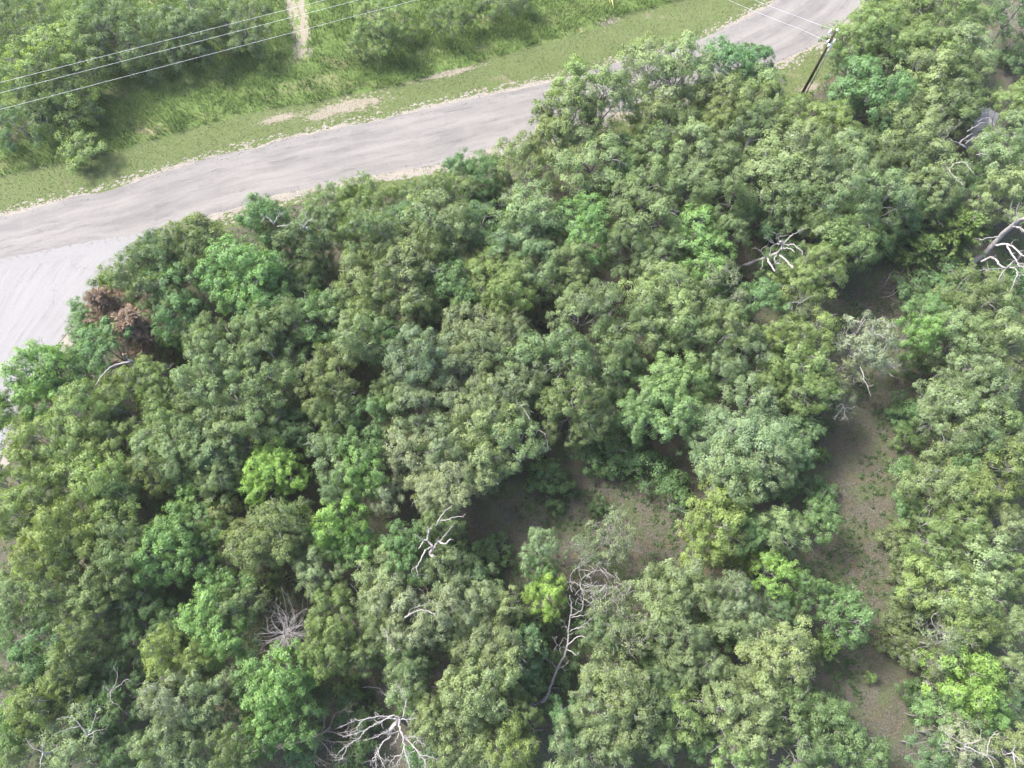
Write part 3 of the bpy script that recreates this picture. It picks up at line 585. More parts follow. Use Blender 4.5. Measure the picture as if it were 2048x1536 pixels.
tr_rng = np.random.default_rng(5)
def plant(n):
    r = tr_rng; g = GROUPS[n]; stems = []
    for i in g:
        x, y, rp, c = recs[i]
        if c[0] == 's': proto, R0, H0, h = SHR[r.integers(len(SHR))], 2.0, 3.6, 1.3 + rp * 0.045
        elif c == 'xb': proto, R0, H0, h = JBR[i % 2], 2.0, 4.6, 6.8
        elif c[0] == 'j': proto, R0, H0, h = JUN[r.integers(len(JUN))], 2.2, 6.0, 3.0 + rp * 0.05
        elif c == 'L': proto, R0, H0, h = LIC[i % 2], 3.5, 9.0, 8.6
        elif at(x, y, 4.0)[1] > 37 and x < 1050: proto, R0, H0, h = BNK[r.integers(len(BNK))], 5.0, 6.5, 2.8 + rp * 0.045
        elif c == 't': proto, R0, H0, h = OPN[r.integers(len(OPN))], 3.5, 9.0, 4.6 + rp * 0.055
        elif c in ('e', 'E', 'b', 'l', 'c', 'yl'): proto, R0, H0, h = RND[r.integers(len(RND))], 3.5, 9.0, 4.3 + rp * 0.07
        else: proto, R0, H0, h = OAK[r.integers(len(OAK))], 3.5, 9.0, 4.7 + rp * 0.07
        if c == 'd': h *= 0.74
        elif c == 'E': h *= 0.86
        h += np.clip(r.normal(0, 0.75), -1.3, 1.5) * min(1, h / 8) ** 2
        vis = 0.76 * h if c[0] not in 'jx' else 0.5 * h
        stems.append((at(x, y, vis), rp * mpp(x, y, vis) * (1.17 if c != 'xb' else 1.5), R0, H0, h, vis, proto, c))
    base = np.mean([q[0] for q in stems], axis=0); base[2] = 0
    kd = kind_of(PL[n][3]); name = {'shrub': 'shrub', 'juniper': 'juniper_tree', 'tree': 'broadleaf_tree'}[kd]
    root = empty(name, base); tag(root, label_of(n), kd, {'shrub': 'shrubs on the woodland floor', 'juniper': 'junipers among the trees', 'tree': 'leafy trees of the wood'}[kd])
    jt = np.clip(1 + r.normal(0, 0.07), .86, 1.16) * (1 + np.array((.05, 0, -.08)) * r.normal(0, .55))
    for q, R, R0, H0, h, vis, proto, c in stems:
        v = Vector((q[0] - base[0], q[1] - base[1], vis)); lean = Vector((0, 0, 1)).rotation_difference(v.normalized()).to_matrix()
        from mathutils import Matrix
        L = v.length / vis
        S = Matrix.Diagonal((R / R0 * r.uniform(0.93, 1.07), R / R0 * r.uniform(0.93, 1.07), h / H0 * L))
        mw = (lean @ Matrix.Rotation(r.uniform(0, 6.283), 3, 'Z') @ S).to_4x4()
        t = link('trunk', proto[0], root); cr = link('crown', proto[1], root); t.matrix_local = mw; cr.matrix_local = mw
        j = jt * (1 + r.normal(0, 0.03)); cr.color = (*np.clip(np.array(C[c]) * j, 0.01, 0.6), 1)
    return root
for n in range(len(GROUPS)): plant(n)

# ------------------------------------------------------------------ dead wood, traced from the photo at its height above ground
def twigs_on(mb, P, R, r, n, L, depth=1, ang=0.9, curl=0.12):
    T = np.gradient(P, axis=0)
    for _ in range(n):
        k = r.integers(max(1, len(P) // 4), len(P)); d = unit(unit(T[k]) * ang + r.normal(0, 0.7, 3) + np.array((0, 0, 0.15)))
        l = L * r.uniform(0.35, 1.1); e = P[k] + d * l
        Q = bent(P[k], e, r, curl, 4); rr = min(R[k] * 0.55, 0.035)
        mb.tube(Q, np.linspace(rr, 0.007, 5), 4, False)
        if depth: twigs_on(mb, Q, np.linspace(rr, 0.007, 5), r, 2, l * 0.55, depth - 1, ang, curl)

def dead_tree(name, label, cat, base, trunk, limbs, zt, zl, rt=(0.16, 0.08), mat='dead', tw=5, twL=0.7, org=(0, 0), s=1.0, seed=1, group=None, extra=None, depth=1, trunkname='trunk'):
    """trunk and limbs are photo polylines (zoomed by s from org); zt trunk heights, zl (start,end) heights of limbs"""
    r = np.random.default_rng(seed); px = lambda p: (org[0] + p[0] / s, org[1] + p[1] / s)
    def line(L, z0, z1):
        zz = np.linspace(z0, z1, len(L)); return np.array([at(*px(p), z) for p, z in zip(L, zz)])
    b = at(*base, 0.0) if base is not None else None
    P = line(trunk, *zt)
    if b is not None: P = np.vstack((b - np.array((0, 0, 0.2)), P))
    rt = (rt[0] * .85, rt[1] * .8); P = smooth_line(P, 4, 0.02, r); o0 = np.array((P[0][0], P[0][1], 0.0))
    root = tag(empty(name, o0), label, cat, group)
    mb = MB(); RR = np.linspace(rt[0], rt[1], len(P)); mb.tube(P - o0, RR, 8); twigs_on(mb, P - o0, RR, r, tw, twL, depth)
    mb.build(trunkname, M[mat], root)
    for q in limbs:
        pts, r0_, r1_ = q[0], q[1], q[2]; z0, z1 = (q[3], q[4]) if len(q) > 4 else zl
        Q = line(pts, z0, z1); Q = smooth_line(Q, 4, 0.03, r) - o0; m2 = MB(); R2 = np.linspace(r0_ * .70, r1_ * .6, len(Q)) * r.uniform(0.85, 1.15, len(Q))
        m2.tube(Q, R2, 6)
        if tw: twigs_on(m2, Q, R2, r, max(2, int(tw * len(pts) / 5)), twL, depth)
        m2.build('limb', M[mat], root)
    if extra: extra(root, o0, r)
    return root
DG = 'dead trees among the green ones'
dead_tree('dead_tree', 'contorted bare grey snag with long crooked limbs left of the clearing', 'dead tree', (882, 1126), [(790, 1185), (690, 1090), (740, 985)],
    [([(735, 975), (650, 850), (670, 690), (790, 600), (830, 510), (950, 350), (1060, 265)], .12, .03), ([(825, 525), (950, 510), (1080, 465), (1230, 450), (1290, 410)], .06, .02, 8.3, 9),
     ([(650, 860), (570, 860), (490, 1000)], .09, .05, 7.6, 7.8), ([(570, 860), (500, 820), (420, 755)], .07, .025, 7.7, 8.3), ([(740, 975), (640, 1000), (560, 1100), (500, 1250), (455, 1320), (470, 1430)], .11, .025),
     ([(460, 1310), (380, 1345), (405, 1480)], .04, .015, 8, 8.3), ([(740, 985), (820, 890), (900, 920), (980, 895), (1030, 840)], .10, .085), ([(850, 885), (940, 770), (1030, 660), (1100, 560)], .05, .018, 7.8, 9),
     ([(640, 800), (632, 705)], .07, .05, 7.7, 8.5), ([(668, 690), (645, 620)], .06, .05, 8, 8.5), ([(790, 910), (830, 810)], .05, .03, 7.7, 8.4)],
    (6.2, 7.3), (7.3, 9.0), (0.2, 0.14), 'dead', 1, 0.35, (780, 980), 8.535, 21, DG, depth=0)
dead_tree('dead_tree', 'stubby white dead tree with forked crown and blunt limbs in a dark gap', 'dead tree', (1478, 536), [(290, 1050), (600, 930), (830, 850), (1050, 770), (1180, 650), (1190, 540), (1150, 490)],
    [([(1170, 680), (1200, 560), (1260, 500), (1400, 360), (1540, 275), (1600, 230), (1760, 170)], .08, .03), ([(830, 850), (790, 800), (700, 715), (620, 660), (500, 640)], .06, .02, 6, 7.5), ([(700, 715), (760, 630), (850, 590)], .04, .015, 6.6, 7.4),
     ([(900, 830), (920, 680), (960, 600), (1030, 550), (1130, 550)], .05, .05, 6.6, 7.8), ([(1030, 550), (920, 490), (860, 420), (780, 410)], .05, .02), ([(860, 420), (870, 350)], .03, .015, 8, 8.5), ([(1030, 550), (960, 460)], .03, .02),
     ([(1080, 520), (1110, 430), (1040, 330), (1010, 280)], .05, .02), ([(1110, 430), (1140, 370), (1280, 350)], .04, .018), ([(1140, 370), (1150, 240)], .035, .015), ([(1200, 560), (1300, 560), (1440, 560), (1560, 650), (1640, 720), (1640, 800)], .08, .03),
     ([(1200, 650), (1260, 640), (1370, 650), (1470, 725)], .08, .05), ([(1130, 800), (1260, 900), (1360, 1010), (1440, 1080)], .12, .09, 7, 7.8), ([(840, 870), (920, 1010), (1020, 1170)], .13, .10, 6, 7),
     ([(1060, 790), (1010, 880), (1020, 950), (1090, 1000), (1190, 990)], .06, .025, 7, 7.6), ([(1090, 1000), (1140, 910), (1050, 930)], .035, .02, 7.4, 7.6), ([(740, 920), (735, 1040), (705, 1130)], .05, .03, 5.6, 6.5)],
    (2.5, 8.0), (7.4, 8.6), (0.2, 0.12), 'dead', 3, 0.5, (1460, 440), 11.378, 22, DG, depth=0)
dead_tree('dead_tree', 'huge pale dead trunk with shaggy bare limbs at the right edge', 'dead tree', (1930, 540), [(350, 1050), (600, 850), (760, 680), (900, 540), (1050, 430), (1170, 400)],
    [([(520, 1000), (640, 940), (730, 990), (790, 1060), (880, 1090), (990, 1080)], .15, .10, 4, 7), ([(990, 1090), (1030, 1180), (970, 1300), (930, 1400)], .07, .025, 7, 8), ([(1030, 1180), (1117, 1200), (1200, 1300)], .06, .03, 7, 8),
     ([(720, 770), (860, 760), (960, 790), (1060, 890), (1150, 930)], .16, .08, 6, 8), ([(880, 780), (930, 880), (1010, 980), (1040, 1060), (1130, 1080)], .12, .06, 7, 8), ([(960, 510), (1050, 530), (1150, 600)], .12, .07, 7.5, 8.5),
     ([(770, 660), (660, 665), (500, 695)], .08, .06, 6.5, 7), ([(980, 470), (1020, 400), (1020, 280), (1050, 170)], .07, .02, 8, 9.5), ([(980, 440), (900, 390), (850, 320)], .04, .015, 8, 9), ([(880, 1080), (760, 1100), (600, 1110), (480, 1130)], .06, .03, 6.5, 7.5),
     ([(860, 1100), (790, 1190), (760, 1250)], .06, .04, 6.5, 7), ([(880, 1090), (960, 1000), (1010, 980)], .09, .06, 6.6, 7.4)],
    (1.5, 8.8), (7, 9), (0.33, 0.2), 'dead', 7, 0.8, (1888, 380), 6.98, 23, DG)
dead_tree('fallen_branch', 'fallen bleached branchy top lying at the upper end of the clearing', 'fallen branch', None, [(1420, 380), (1250, 470), (1170, 560), (1060, 620), (960, 660), (850, 740), (740, 790), (600, 810)],
    [([(960, 650), (830, 680), (820, 720), (640, 730)], .04, .02), ([(830, 640), (890, 560), (900, 460), (1000, 350)], .04, .02, .8, 1.7), ([(850, 620), (690, 580), (570, 680)], .035, .02), ([(690, 580), (780, 400)], .05, .09, .5, .4),
     ([(1060, 640), (1220, 635), (1275, 600), (1240, 520)], .05, .03, .9, 1.5), ([(1160, 660), (1250, 770), (1310, 805)], .035, .015), ([(950, 530), (1080, 430), (1160, 350)], .03, .015, .8, 1.6), ([(740, 790), (830, 850), (930, 890), (760, 935)], .03, .015)],
    (1.3, 0.3), (0.7, 0.5), (0.10, 0.03), 'deadgrey', 7, 0.9, (1690, 500), 8.533, 24)
def cedar_spokes(root, o0, r):
    c0, c1 = at(596, 1265, 1.6) - o0, at(565, 1266, 7.6) - o0
    for i in range(46):
        f = (i + .5) / 46; a = i * 2.4 + r.normal(0, .3); p = c0 + (c1 - c0) * f; l = (1 - f * .62) * r.uniform(1.5, 3.1) * (1.25 if math.cos(a) < 0 else 1.0)
        Q = bent(p, p + np.array((math.cos(a) * l, math.sin(a) * l, l * r.uniform(.15, .55))), r, .09, 6); m = MB(); R = np.linspace(.034, .009, 7); m.tube(Q, R, 5, False); twigs_on(m, Q, R, r, 5, .8, 1, 1.3, .1)
        m.build('limb', M['deadgrey'], root)
dead_tree('dead_tree', 'grey dead cedar seen from above with branches radiating like spokes', 'dead tree', (607, 1264), [(596, 1265), (565, 1266)], [], (1.6, 7.6), (5, 6), (0.14, 0.035), 'deadgrey', 4, .8, (0, 0), 1, 25, DG, cedar_spokes)
dead_tree('dead_tree', 'spiny bleached white dead tree with sweeping limbs at the bottom edge', 'dead tree', (800, 1436), [(1110, 780), (1200, 680), (1265, 610)],
    [([(1260, 600), (1150, 560), (1050, 580), (950, 575), (830, 580), (700, 620), (560, 640), (450, 680), (320, 745)], .075, .02), ([(700, 620), (610, 700), (550, 800), (460, 860)], .05, .02, 8.2, 8), ([(1220, 620), (1080, 600), (950, 660), (830, 720), (700, 790), (580, 840), (370, 890)], .075, .025),
     ([(710, 790), (660, 870), (560, 950), (440, 1030), (330, 1110), (260, 1190)], .06, .02, 8, 8.4), ([(440, 1030), (370, 1190), (280, 1270)], .04, .015, 8.2, 8.4), ([(1200, 680), (1110, 790), (1030, 830), (880, 900), (690, 945)], .065, .02), ([(1110, 880), (1000, 980), (920, 1100), (840, 1230), (800, 1300)], .08, .025, 6.8, 8),
     ([(920, 1110), (960, 1250), (1020, 1390)], .045, .02, 7.6, 8), ([(900, 1150), (890, 1250), (885, 1390)], .04, .02, 7.6, 8), ([(1260, 620), (1250, 700), (1270, 800), (1310, 880), (1320, 1020), (1350, 1150), (1390, 1300), (1415, 1400)], .10, .03), ([(1320, 1050), (1290, 1180), (1210, 1320), (1150, 1390)], .05, .02, 8, 8.6),
     ([(1290, 1160), (1180, 1220), (1110, 1280), (1030, 1250)], .04, .015, 8.2, 8.5), ([(1320, 880), (1400, 970), (1500, 1080), (1570, 1180), (1640, 1270), (1660, 1400)], .08, .025, 8, 8.8), ([(1570, 1180), (1700, 1200), (1800, 1225)], .04, .015, 8.5, 8.8), ([(1500, 1100), (1410, 1160), (1380, 1250)], .035, .015, 8.3, 8.6),
     ([(1340, 870), (1400, 910), (1490, 890), (1560, 970)], .04, .015, 8, 8.6), ([(1470, 1020), (1540, 960), (1640, 1010)], .035, .015, 8.3, 8.7), ([(1280, 620), (1390, 630), (1510, 600)], .05, .02), ([(1420, 610), (1480, 510)], .035, .015, 8, 8.6), ([(1300, 590), (1340, 420), (1340, 330), (1290, 200), (1210, 80)], .06, .02),
     ([(1240, 150), (1130, 190)], .03, .012, 8.3, 8.5), ([(1250, 830), (1210, 920), (1160, 1010)], .04, .015, 8, 8.4), ([(1270, 800), (1150, 830), (1070, 850)], .04, .015, 8, 8.4)],
    (5.5, 7.8), (7.9, 8.6), (0.2, 0.12), 'dead', 14, .42, (640, 1360), 7.877, 26, DG, depth=1)
dead_tree('fallen_branch', 'grey crooked dead branch lying in the dark gap above the white dead tree', 'fallen branch', None, [(670, 120), (800, 110), (930, 130), (990, 200), (1060, 250), (1180, 265)], [([(1000, 200), (960, 230)], .04, .03)], (2.6, 2.2), (2.3, 2.4), (0.03, 0.06), 'deadgrey', 3, .5, (640, 1360), 7.877, 27)
def curls(root, o0, r):
    for i in range(48):
        a0 = r.uniform(0, 6.28); rad = r.uniform(60, 230); cx, cy = r.normal(620, 95), r.normal(280, 80); sp = r.uniform(0.5, 1.3) * r.choice((-1, 1))
        pts = [at(1060 + (cx + rad * math.cos(a0 + sp * t) * (1 - .25 * t)) / 4.954, 1110 + (cy + rad * .85 * math.sin(a0 + sp * t) * (1 - .25 * t)) / 4.954, 6.1 + .9 * math.sin(3 * t + a0) + r.normal(0, .1)) for t in np.linspace(0, 1, 8)]
        Q = smooth_line(np.array(pts), 2) - o0; m = MB(); R = np.linspace(.026, .009, len(Q)); m.tube(Q, R, 4, False); twigs_on(m, Q, R, r, 3, .5, 0); m.build('limb', M['dead'], root)
dead_tree('dead_tree', 'leaning slender dead tree with curled white twigs below the clearing', 'dead tree', (1083, 1405), [(150, 1430), (200, 1320), (270, 1130), (340, 1000), (375, 880), (380, 760), (390, 680), (405, 580), (410, 480), (395, 400)],
    [([(375, 890), (450, 830), (510, 800), (590, 825), (650, 795), (700, 740), (730, 690)], .06, .02), ([(590, 820), (590, 730), (560, 680)], .03, .012), ([(510, 790), (490, 740)], .03, .012), ([(390, 760), (450, 730), (520, 700), (600, 630), (660, 600)], .05, .015), ([(600, 630), (580, 550)], .03, .012),
     ([(410, 620), (520, 600), (570, 575)], .04, .015), ([(410, 600), (470, 570), (520, 520), (530, 430), (510, 330), (500, 240), (490, 100)], .05, .015), ([(375, 780), (350, 690), (310, 640)], .045, .015), ([(360, 920), (290, 905), (220, 810)], .045, .015), ([(290, 905), (330, 820)], .03, .012), ([(365, 935), (430, 970), (460, 1000), (480, 960)], .045, .015),
     ([(280, 1130), (200, 1060), (140, 1010)], .045, .015, 3, 3.6), ([(280, 1130), (350, 1090), (400, 1045)], .035, .012, 3, 3.6), ([(210, 1320), (300, 1320)], .03, .012, 1.8, 2.2), ([(180, 1380), (60, 1480), (0, 1470)], .04, .02, 1.4, 1.2), ([(530, 430), (600, 470), (690, 420), (750, 340), (830, 310)], .04, .015), ([(830, 310), (930, 390), (1040, 350)], .035, .015),
     ([(510, 240), (600, 180), (690, 150), (780, 230)], .035, .015), ([(850, 270), (930, 310), (960, 380), (1000, 290)], .03, .012), ([(930, 390), (950, 300), (1030, 250)], .03, .012)],
    (1.2, 6.6), (5.4, 6.8), (0.14, 0.03), 'dead', 7, .5, (1060, 1110), 4.954, 28, DG, curls)
dead_tree('dead_tree', 'forked white twin dead tops poking from the crowns below the road', 'dead tree', (618, 476), [(1400, 810), (1340, 770), (1290, 740)], [([(1290, 740), (1220, 650), (1150, 570)], .05, .02), ([(1310, 740), (1380, 640), (1460, 620), (1480, 550), (1530, 450)], .06, .02), ([(1340, 600), (1330, 480), (1230, 400)], .04, .015, 8.6, 9.2),
     ([(1340, 650), (1330, 560), (1380, 420)], .04, .015, 8.6, 9.3), ([(700, 700), (660, 660), (590, 580), (510, 540), (440, 530)], .08, .03), ([(510, 570), (430, 660)], .05, .025), ([(700, 700), (770, 560), (800, 490), (790, 400)], .06, .02), ([(770, 540), (700, 450)], .04, .015), ([(830, 500), (920, 430)], .04, .015), ([(760, 740), (900, 735), (960, 720), (1060, 660)], .05, .02)],
    (8.0, 9.0), (9.2, 10.0), (0.12, 0.08), 'dead', 5, .5, (480, 380), 10.24, 29, DG, depth=0)
dead_tree('dead_tree', 'dead stem with one thick grey limb drooping beside the dead brown cedars', 'dead tree', (268, 737), [(790, 665), (740, 640), (720, 610)], [([(760, 655), (680, 670), (620, 710), (590, 750), (560, 790)], .14, .06)], (5.2, 7.0), (7.6, 8.3), (0.16, 0.10), 'deadgrey', 1, .5, (0, 500), 2.926, 30, DG, depth=0)
dead_tree('fallen_log', 'brown fallen log with broken bare branches left of the spiny white dead tree', 'fallen log', None, [(1560, 1460), (1640, 1410), (1740, 1380), (1850, 1350), (1930, 1300)], [([(1850, 1350), (1900, 1400), (1950, 1470), (2000, 1480)], .07, .02), ([(1850, 1350), (1930, 1380), (2040, 1380)], .06, .02), ([(1900, 1320), (2000, 1330), (2090, 1300)], .06, .02), ([(1880, 1340), (1840, 1450), (1900, 1500)], .05, .02), ([(1930, 1300), (1960, 1220), (2040, 1190)], .05, .02), ([(1900, 1300), (1900, 1220), (1930, 1160)], .05, .02)],
    (2.2, 3.2), (2.8, 3.6), (0.26, 0.08), 'deadbrown', 12, 1.2, (0, 1011), 2.926, 31)
dead_tree('dead_tree', 'thin grey dead trunk standing upright in the bare gap at the top right corner', 'dead tree', (1972, 98), [(920, 700), (1050, 530), (1200, 330), (1310, 200), (1400, 70)], [([(1240, 300), (1350, 240)], .05, .02, 5, 5.6), ([(1130, 430), (1290, 190)], .06, .03, 4, 6)], (0.8, 8.0), (5, 6), (0.13, 0.07), 'deadgrey', 2, .5, (1860, 0), 7.68, 32, DG, depth=0)
dead_tree('fallen_branch', 'thin bent dead stick beside the grey trunk in the top right gap', 'fallen branch', None, [(1130, 750), (1230, 650), (1310, 560), (1340, 430), (1390, 330)], [], (0.15, 2.2), (1, 1), (0.04, 0.025), 'deadgrey', 1, .4, (1860, 0), 7.68, 33)
dead_tree('dead_tree', 'bare white branch tips rising from the whitish tree at the bottom right', 'dead tree', (1925, 1480), [(1700, 1420), (1700, 1400)], [([(1700, 1400), (1600, 1340), (1550, 1270)], .045, .015), ([(1700, 1410), (1830, 1470), (1880, 1560)], .05, .03), ([(1650, 1410), (1740, 1440)], .04, .015), ([(1830, 1470), (1850, 1360), (1910, 1330)], .045, .015), ([(1700, 1400), (1790, 1370), (1800, 1310)], .04, .015)], (7, 8.2), (8.6, 9), (0.11, 0.07), 'dead', 6, .5, (1348, 1011), 2.926, 34, DG, depth=0)
dead_tree('dead_tree', 'small white dead top in the bottom right corner of the photo', 'dead tree', (2018, 1515), [(1990, 1480), (1980, 1440)], [([(1980, 1440), (1930, 1460), (1920, 1420)], .05, .02), ([(1980, 1440), (2030, 1500), (2060, 1490)], .05, .02), ([(1980, 1445), (2005, 1550)], .05, .02), ([(1980, 1440), (1995, 1390)], .04, .02)], (6.5, 8), (8.2, 8.6), (0.10, 0.07), 'dead', 6, .5, (1348, 1011), 2.926, 35, DG, depth=0)
dead_tree('dead_tree', 'white forked dead twigs standing over the crowns at the bottom left', 'dead tree', (165, 1448), [(520, 1340), (480, 1300)], [([(480, 1300), (420, 1240), (330, 1250)], .05, .015), ([(475, 1290), (340, 1330)], .04, .015), ([(520, 1340), (560, 1320), (610, 1310)], .04, .015), ([(550, 1330), (540, 1370)], .03, .015), ([(520, 1330), (540, 1290), (560, 1230), (590, 1170)], .045, .012), ([(560, 1230), (530, 1200)], .03, .012), ([(480, 1230), (440, 1190)], .03, .012, 8.4, 8.8)], (6.8, 8), (8.1, 8.8), (0.10, 0.06), 'dead', 5, .45, (0, 1011), 2.926, 36, DG, depth=0)
dead_tree('dead_tree', 'thin white dead fork in the far bottom left corner crowns', 'dead tree', (100, 1500), [(290, 1450), (250, 1450)], [([(260, 1445), (200, 1420), (150, 1360)], .045, .015), ([(250, 1445), (255, 1390), (230, 1340)], .04, .015), ([(250, 1450), (240, 1500), (230, 1550)], .05, .02), ([(300, 1440), (330, 1420)], .04, .02)], (6.8, 8), (8, 8.6), (0.10, 0.06), 'dead', 5, .45, (0, 1011), 2.926, 37, DG, depth=0)
dead_tree('dead_tree', 'thin greyish bare twig tangle right above the bottom left white twigs', 'dead tree', (235, 1400), [(650, 1100), (650, 1080)], [([(650, 1090), (690, 1000), (670, 960)], .04, .012), ([(650, 1090), (610, 1060), (600, 1080)], .035, .012), ([(650, 1090), (650, 1140), (690, 1170)], .035, .012), ([(660, 1080), (740, 1020), (760, 1030)], .035, .012)], (6.6, 7.6), (7.8, 8.3), (0.08, 0.05), 'deadgrey', 7, .5, (0, 1011), 2.926, 38, DG, depth=0)
dead_tree('dead_tree', 'white crooked dead limbs over the crowns left of the grey shed roof', 'dead tree', (1925, 290), [(850, 1180), (720, 1090)], [([(720, 1090), (860, 970), (1000, 890)], .06, .03), ([(820, 1050), (920, 1025)], .04, .02), ([(850, 1100), (1010, 970), (1080, 980), (1180, 940), (1370, 920)], .05, .02), ([(880, 850), (960, 800), (1080, 740), (1160, 680), (1280, 665)], .05, .02), ([(1100, 650), (1180, 600), (1280, 570), (1360, 575)], .04, .02), ([(1070, 1330), (1200, 1310), (1320, 1330)], .05, .02), ([(1150, 1310), (1160, 1220)], .04, .02), ([(1260, 1310), (1255, 1210)], .04, .02), ([(720, 1090), (640, 1050), (540, 1040)], .06, .04)], (6.8, 8), (8.3, 9), (0.12, 0.08), 'dead', 3, .4, (1848, 180), 10.24, 39, DG, depth=0)
dead_tree('dead_tree', 'pair of white zigzag dead branch ends below the grey shed roof', 'dead tree', (1900, 335), [(1640, 960), (1680, 950)], [([(1680, 950), (1710, 960), (1755, 1015)], .05, .02), ([(1640, 960), (1610, 1000), (1660, 1050), (1695, 1085)], .05, .02)], (6.8, 8), (8.2, 8.8), (0.10, 0.06), 'dead', 6, .4, (1348, 0), 2.926, 40, DG, depth=0)
dead_tree('dead_tree', 'grey zigzag dead branch hanging above the upper clearing corner', 'dead tree', (1062, 862), [(1100, 1020), (1130, 1040)], [([(1130, 1040), (1190, 1070), (1210, 1110), (1220, 1170)], .055, .018), ([(1170, 1060), (1220, 1080)], .03, .012), ([(1210, 1110), (1190, 1160)], .03, .012), ([(1120, 1000), (1080, 940), (1030, 880)], .06, .02, 7.8, 8.4)], (6.2, 7.4), (7.6, 8.0), (0.12, 0.07), 'deadgrey', 5, .45, (680, 500), 2.926, 41, DG, depth=0)
dead_tree('dead_tree', 'thick grey dead limb arching through the silvery crowns under the contorted snag', 'dead tree', (815, 1236), [(370, 680), (380, 655)], [([(380, 655), (440, 620), (510, 615), (560, 640)], .10, .05), ([(400, 640), (420, 600), (500, 580), (530, 550)], .05, .02), ([(270, 730), (280, 790), (280, 850)], .05, .02)], (7.2, 8.4), (8.7, 9.2), (0.12, 0.09), 'deadgrey', 4, .45, (680, 1011), 2.926, 42, DG, depth=0)
dead_tree('dead_tree', 'small white twiggy dead top at the right end of the inner clearing', 'dead tree', (1386, 1030), [(90, 60), (80, 50)], [([(80, 50), (30, 20), (-10, 10)], .04, .015), ([(80, 50), (60, 90), (120, 130)], .04, .015), ([(80, 50), (130, 20), (140, -10)], .04, .015), ([(90, 60), (150, 70)], .04, .015)], (3.0, 3.8), (3.9, 4.4), (0.07, 0.05), 'deadgrey', 8, .6, (1348, 1011), 2.926, 43, DG)
dead_tree('dead_tree', 'thin whitish dead limb trailing below the whitish twiggy tree', 'dead tree', (1735, 760), [(480, 800), (545, 830)], [([(545, 830), (580, 940), (630, 1060), (670, 1170)], .05, .018), ([(580, 940), (500, 980)], .03, .012), ([(630, 1060), (700, 1040)], .03, .012), ([(400, 830), (480, 830)], .04, .015), ([(330, 540), (320, 480)], .03, .015)], (4.5, 6), (6.2, 6.8), (0.09, 0.06), 'dead', 7, .5, (1620, 580), 5.4875, 44, DG, depth=0)
dead_tree('dead_tree', 'white dead twigs at the tip of the low grey tree beside the clearing', 'dead tree', (1690, 800), [(990, 880), (990, 920)], [([(990, 920), (960, 960), (940, 995)], .04, .015), ([(990, 920), (1000, 970), (980, 990)], .04, .015), ([(990, 920), (1040, 930)], .04, .015), ([(985, 900), (950, 920)], .03, .012)], (4, 5.6), (5.8, 6.2), (0.07, 0.05), 'dead', 9, .5, (1348, 500), 2.926, 45, DG, depth=0)
dead_tree('dead_tree', 'white bare twigs over the small crown left of the clearing top', 'dead tree', (1600, 622), [(720, 330), (730, 310)], [([(730, 310), (680, 310), (670, 345)], .045, .015), ([(730, 310), (780, 280), (830, 265)], .045, .015), ([(740, 310), (750, 270)], .035, .012), ([(690, 330), (690, 355)], .03, .012)], (5.6, 6.8), (7, 7.5), (0.08, 0.05), 'dead', 7, .5, (1348, 500), 2.926, 46, DG, depth=0)

# ------------------------------------------------------------------ utility poles, wires, guys
M['polewood'] = bark_material('creosoted_wood', (0.035, 0.026, 0.02), (0.085, 0.066, 0.052))
M['galv'] = plain('galvanised', (0.42, 0.43, 0.44), 0.4, 0.6)
M['porc'] = plain('pale_porcelain', (0.78, 0.79, 0.80), 0.3)
M['conduit'] = plain('pale_plastic_pipe', (0.62, 0.62, 0.58), 0.5)
M['wire'] = plain('aluminium_wire', (0.46, 0.47, 0.49), 0.5, 0.2)
M['yellow'] = plain('yellow_plastic', (0.72, 0.62, 0.26), 0.45)
PB_ = at(1601, 193)
# height at which the pole top meets its place in the photo
PH = min(np.linspace(5, 12, 200), key=lambda z: np.linalg.norm(at(1668, 61, z)[:2] - PB_[:2]))
PT = np.array((PB_[0], PB_[1], PH))
def make_pole(base, h, label, rz, riser=True):
    root = tag(empty('utility_pole', base), label, 'utility pole', 'utility poles of the power line')
    root.rotation_euler = (0, 0, rz)
    m = MB(); m.tube([(0, 0, -0.4), (0, 0, h * .5), (0, 0, h)], (0.16, 0.14, 0.11), 12); m.build('pole_shaft', M['polewood'], root)
    m = MB(); m.tube([(0.02, 0, h - .12), (0.1, 0, h + .02), (0.1, 0, h + .22)], .02, 6); b = m.build('bracket', M['galv'], root)
    m = MB()
    for q in range(3): m.tube([(0.1, 0, h + .05 + q * .07), (0.1, 0, h + .085 + q * .07), (0.1, 0, h + .12 + q * .07)], (.05, .085, .04), 10)
    m.build('insulator', M['porc'], b)
    if riser:
        for z, a, L in ((h - 0.45, 2.6, .42), (h - 1.45, 0.1, .42), (h - 1.35, 3.3, .2)):
            m = MB(); e = np.array((math.cos(a) * L, math.sin(a) * L, z + .06)); m.tube([(0, 0, z), e], .03, 6); b = m.build('bracket', M['galv'], root)
            m = MB(); m.tube([e + (0, 0, -.1), e + (0, 0, .12), e + (0, 0, .34)], (.06, .085, .05), 8); m.build('insulator', M['porc'], b)
        m = MB(); m.box((0.0, -0.2, h - 1.5), (.24, .14, .34)); m.build('cutout_box', M['porc'], root, False)
        m = MB(); m.tube([(.36, -.06, 0), (.36, -.06, h * .5), (.36, -.06, h - 1.7), (.3, -.06, h - 1.55)], .055, 8); m.build('riser_conduit', M['conduit'], root)
        for z in (1.2, h * .3, h * .55, h - 1.95):
            m = MB(); m.tube([(.05, -.02, z), (.36, -.06, z)], .022, 5); m.build('bracket', M['galv'], root)
    return root
make_pole(PB_, PH, 'dark utility pole with pale riser pipe standing beside the road', 0.0)
P2 = at(1182, -285, 9.2); P2b = np.array((P2[0], P2[1], 0))
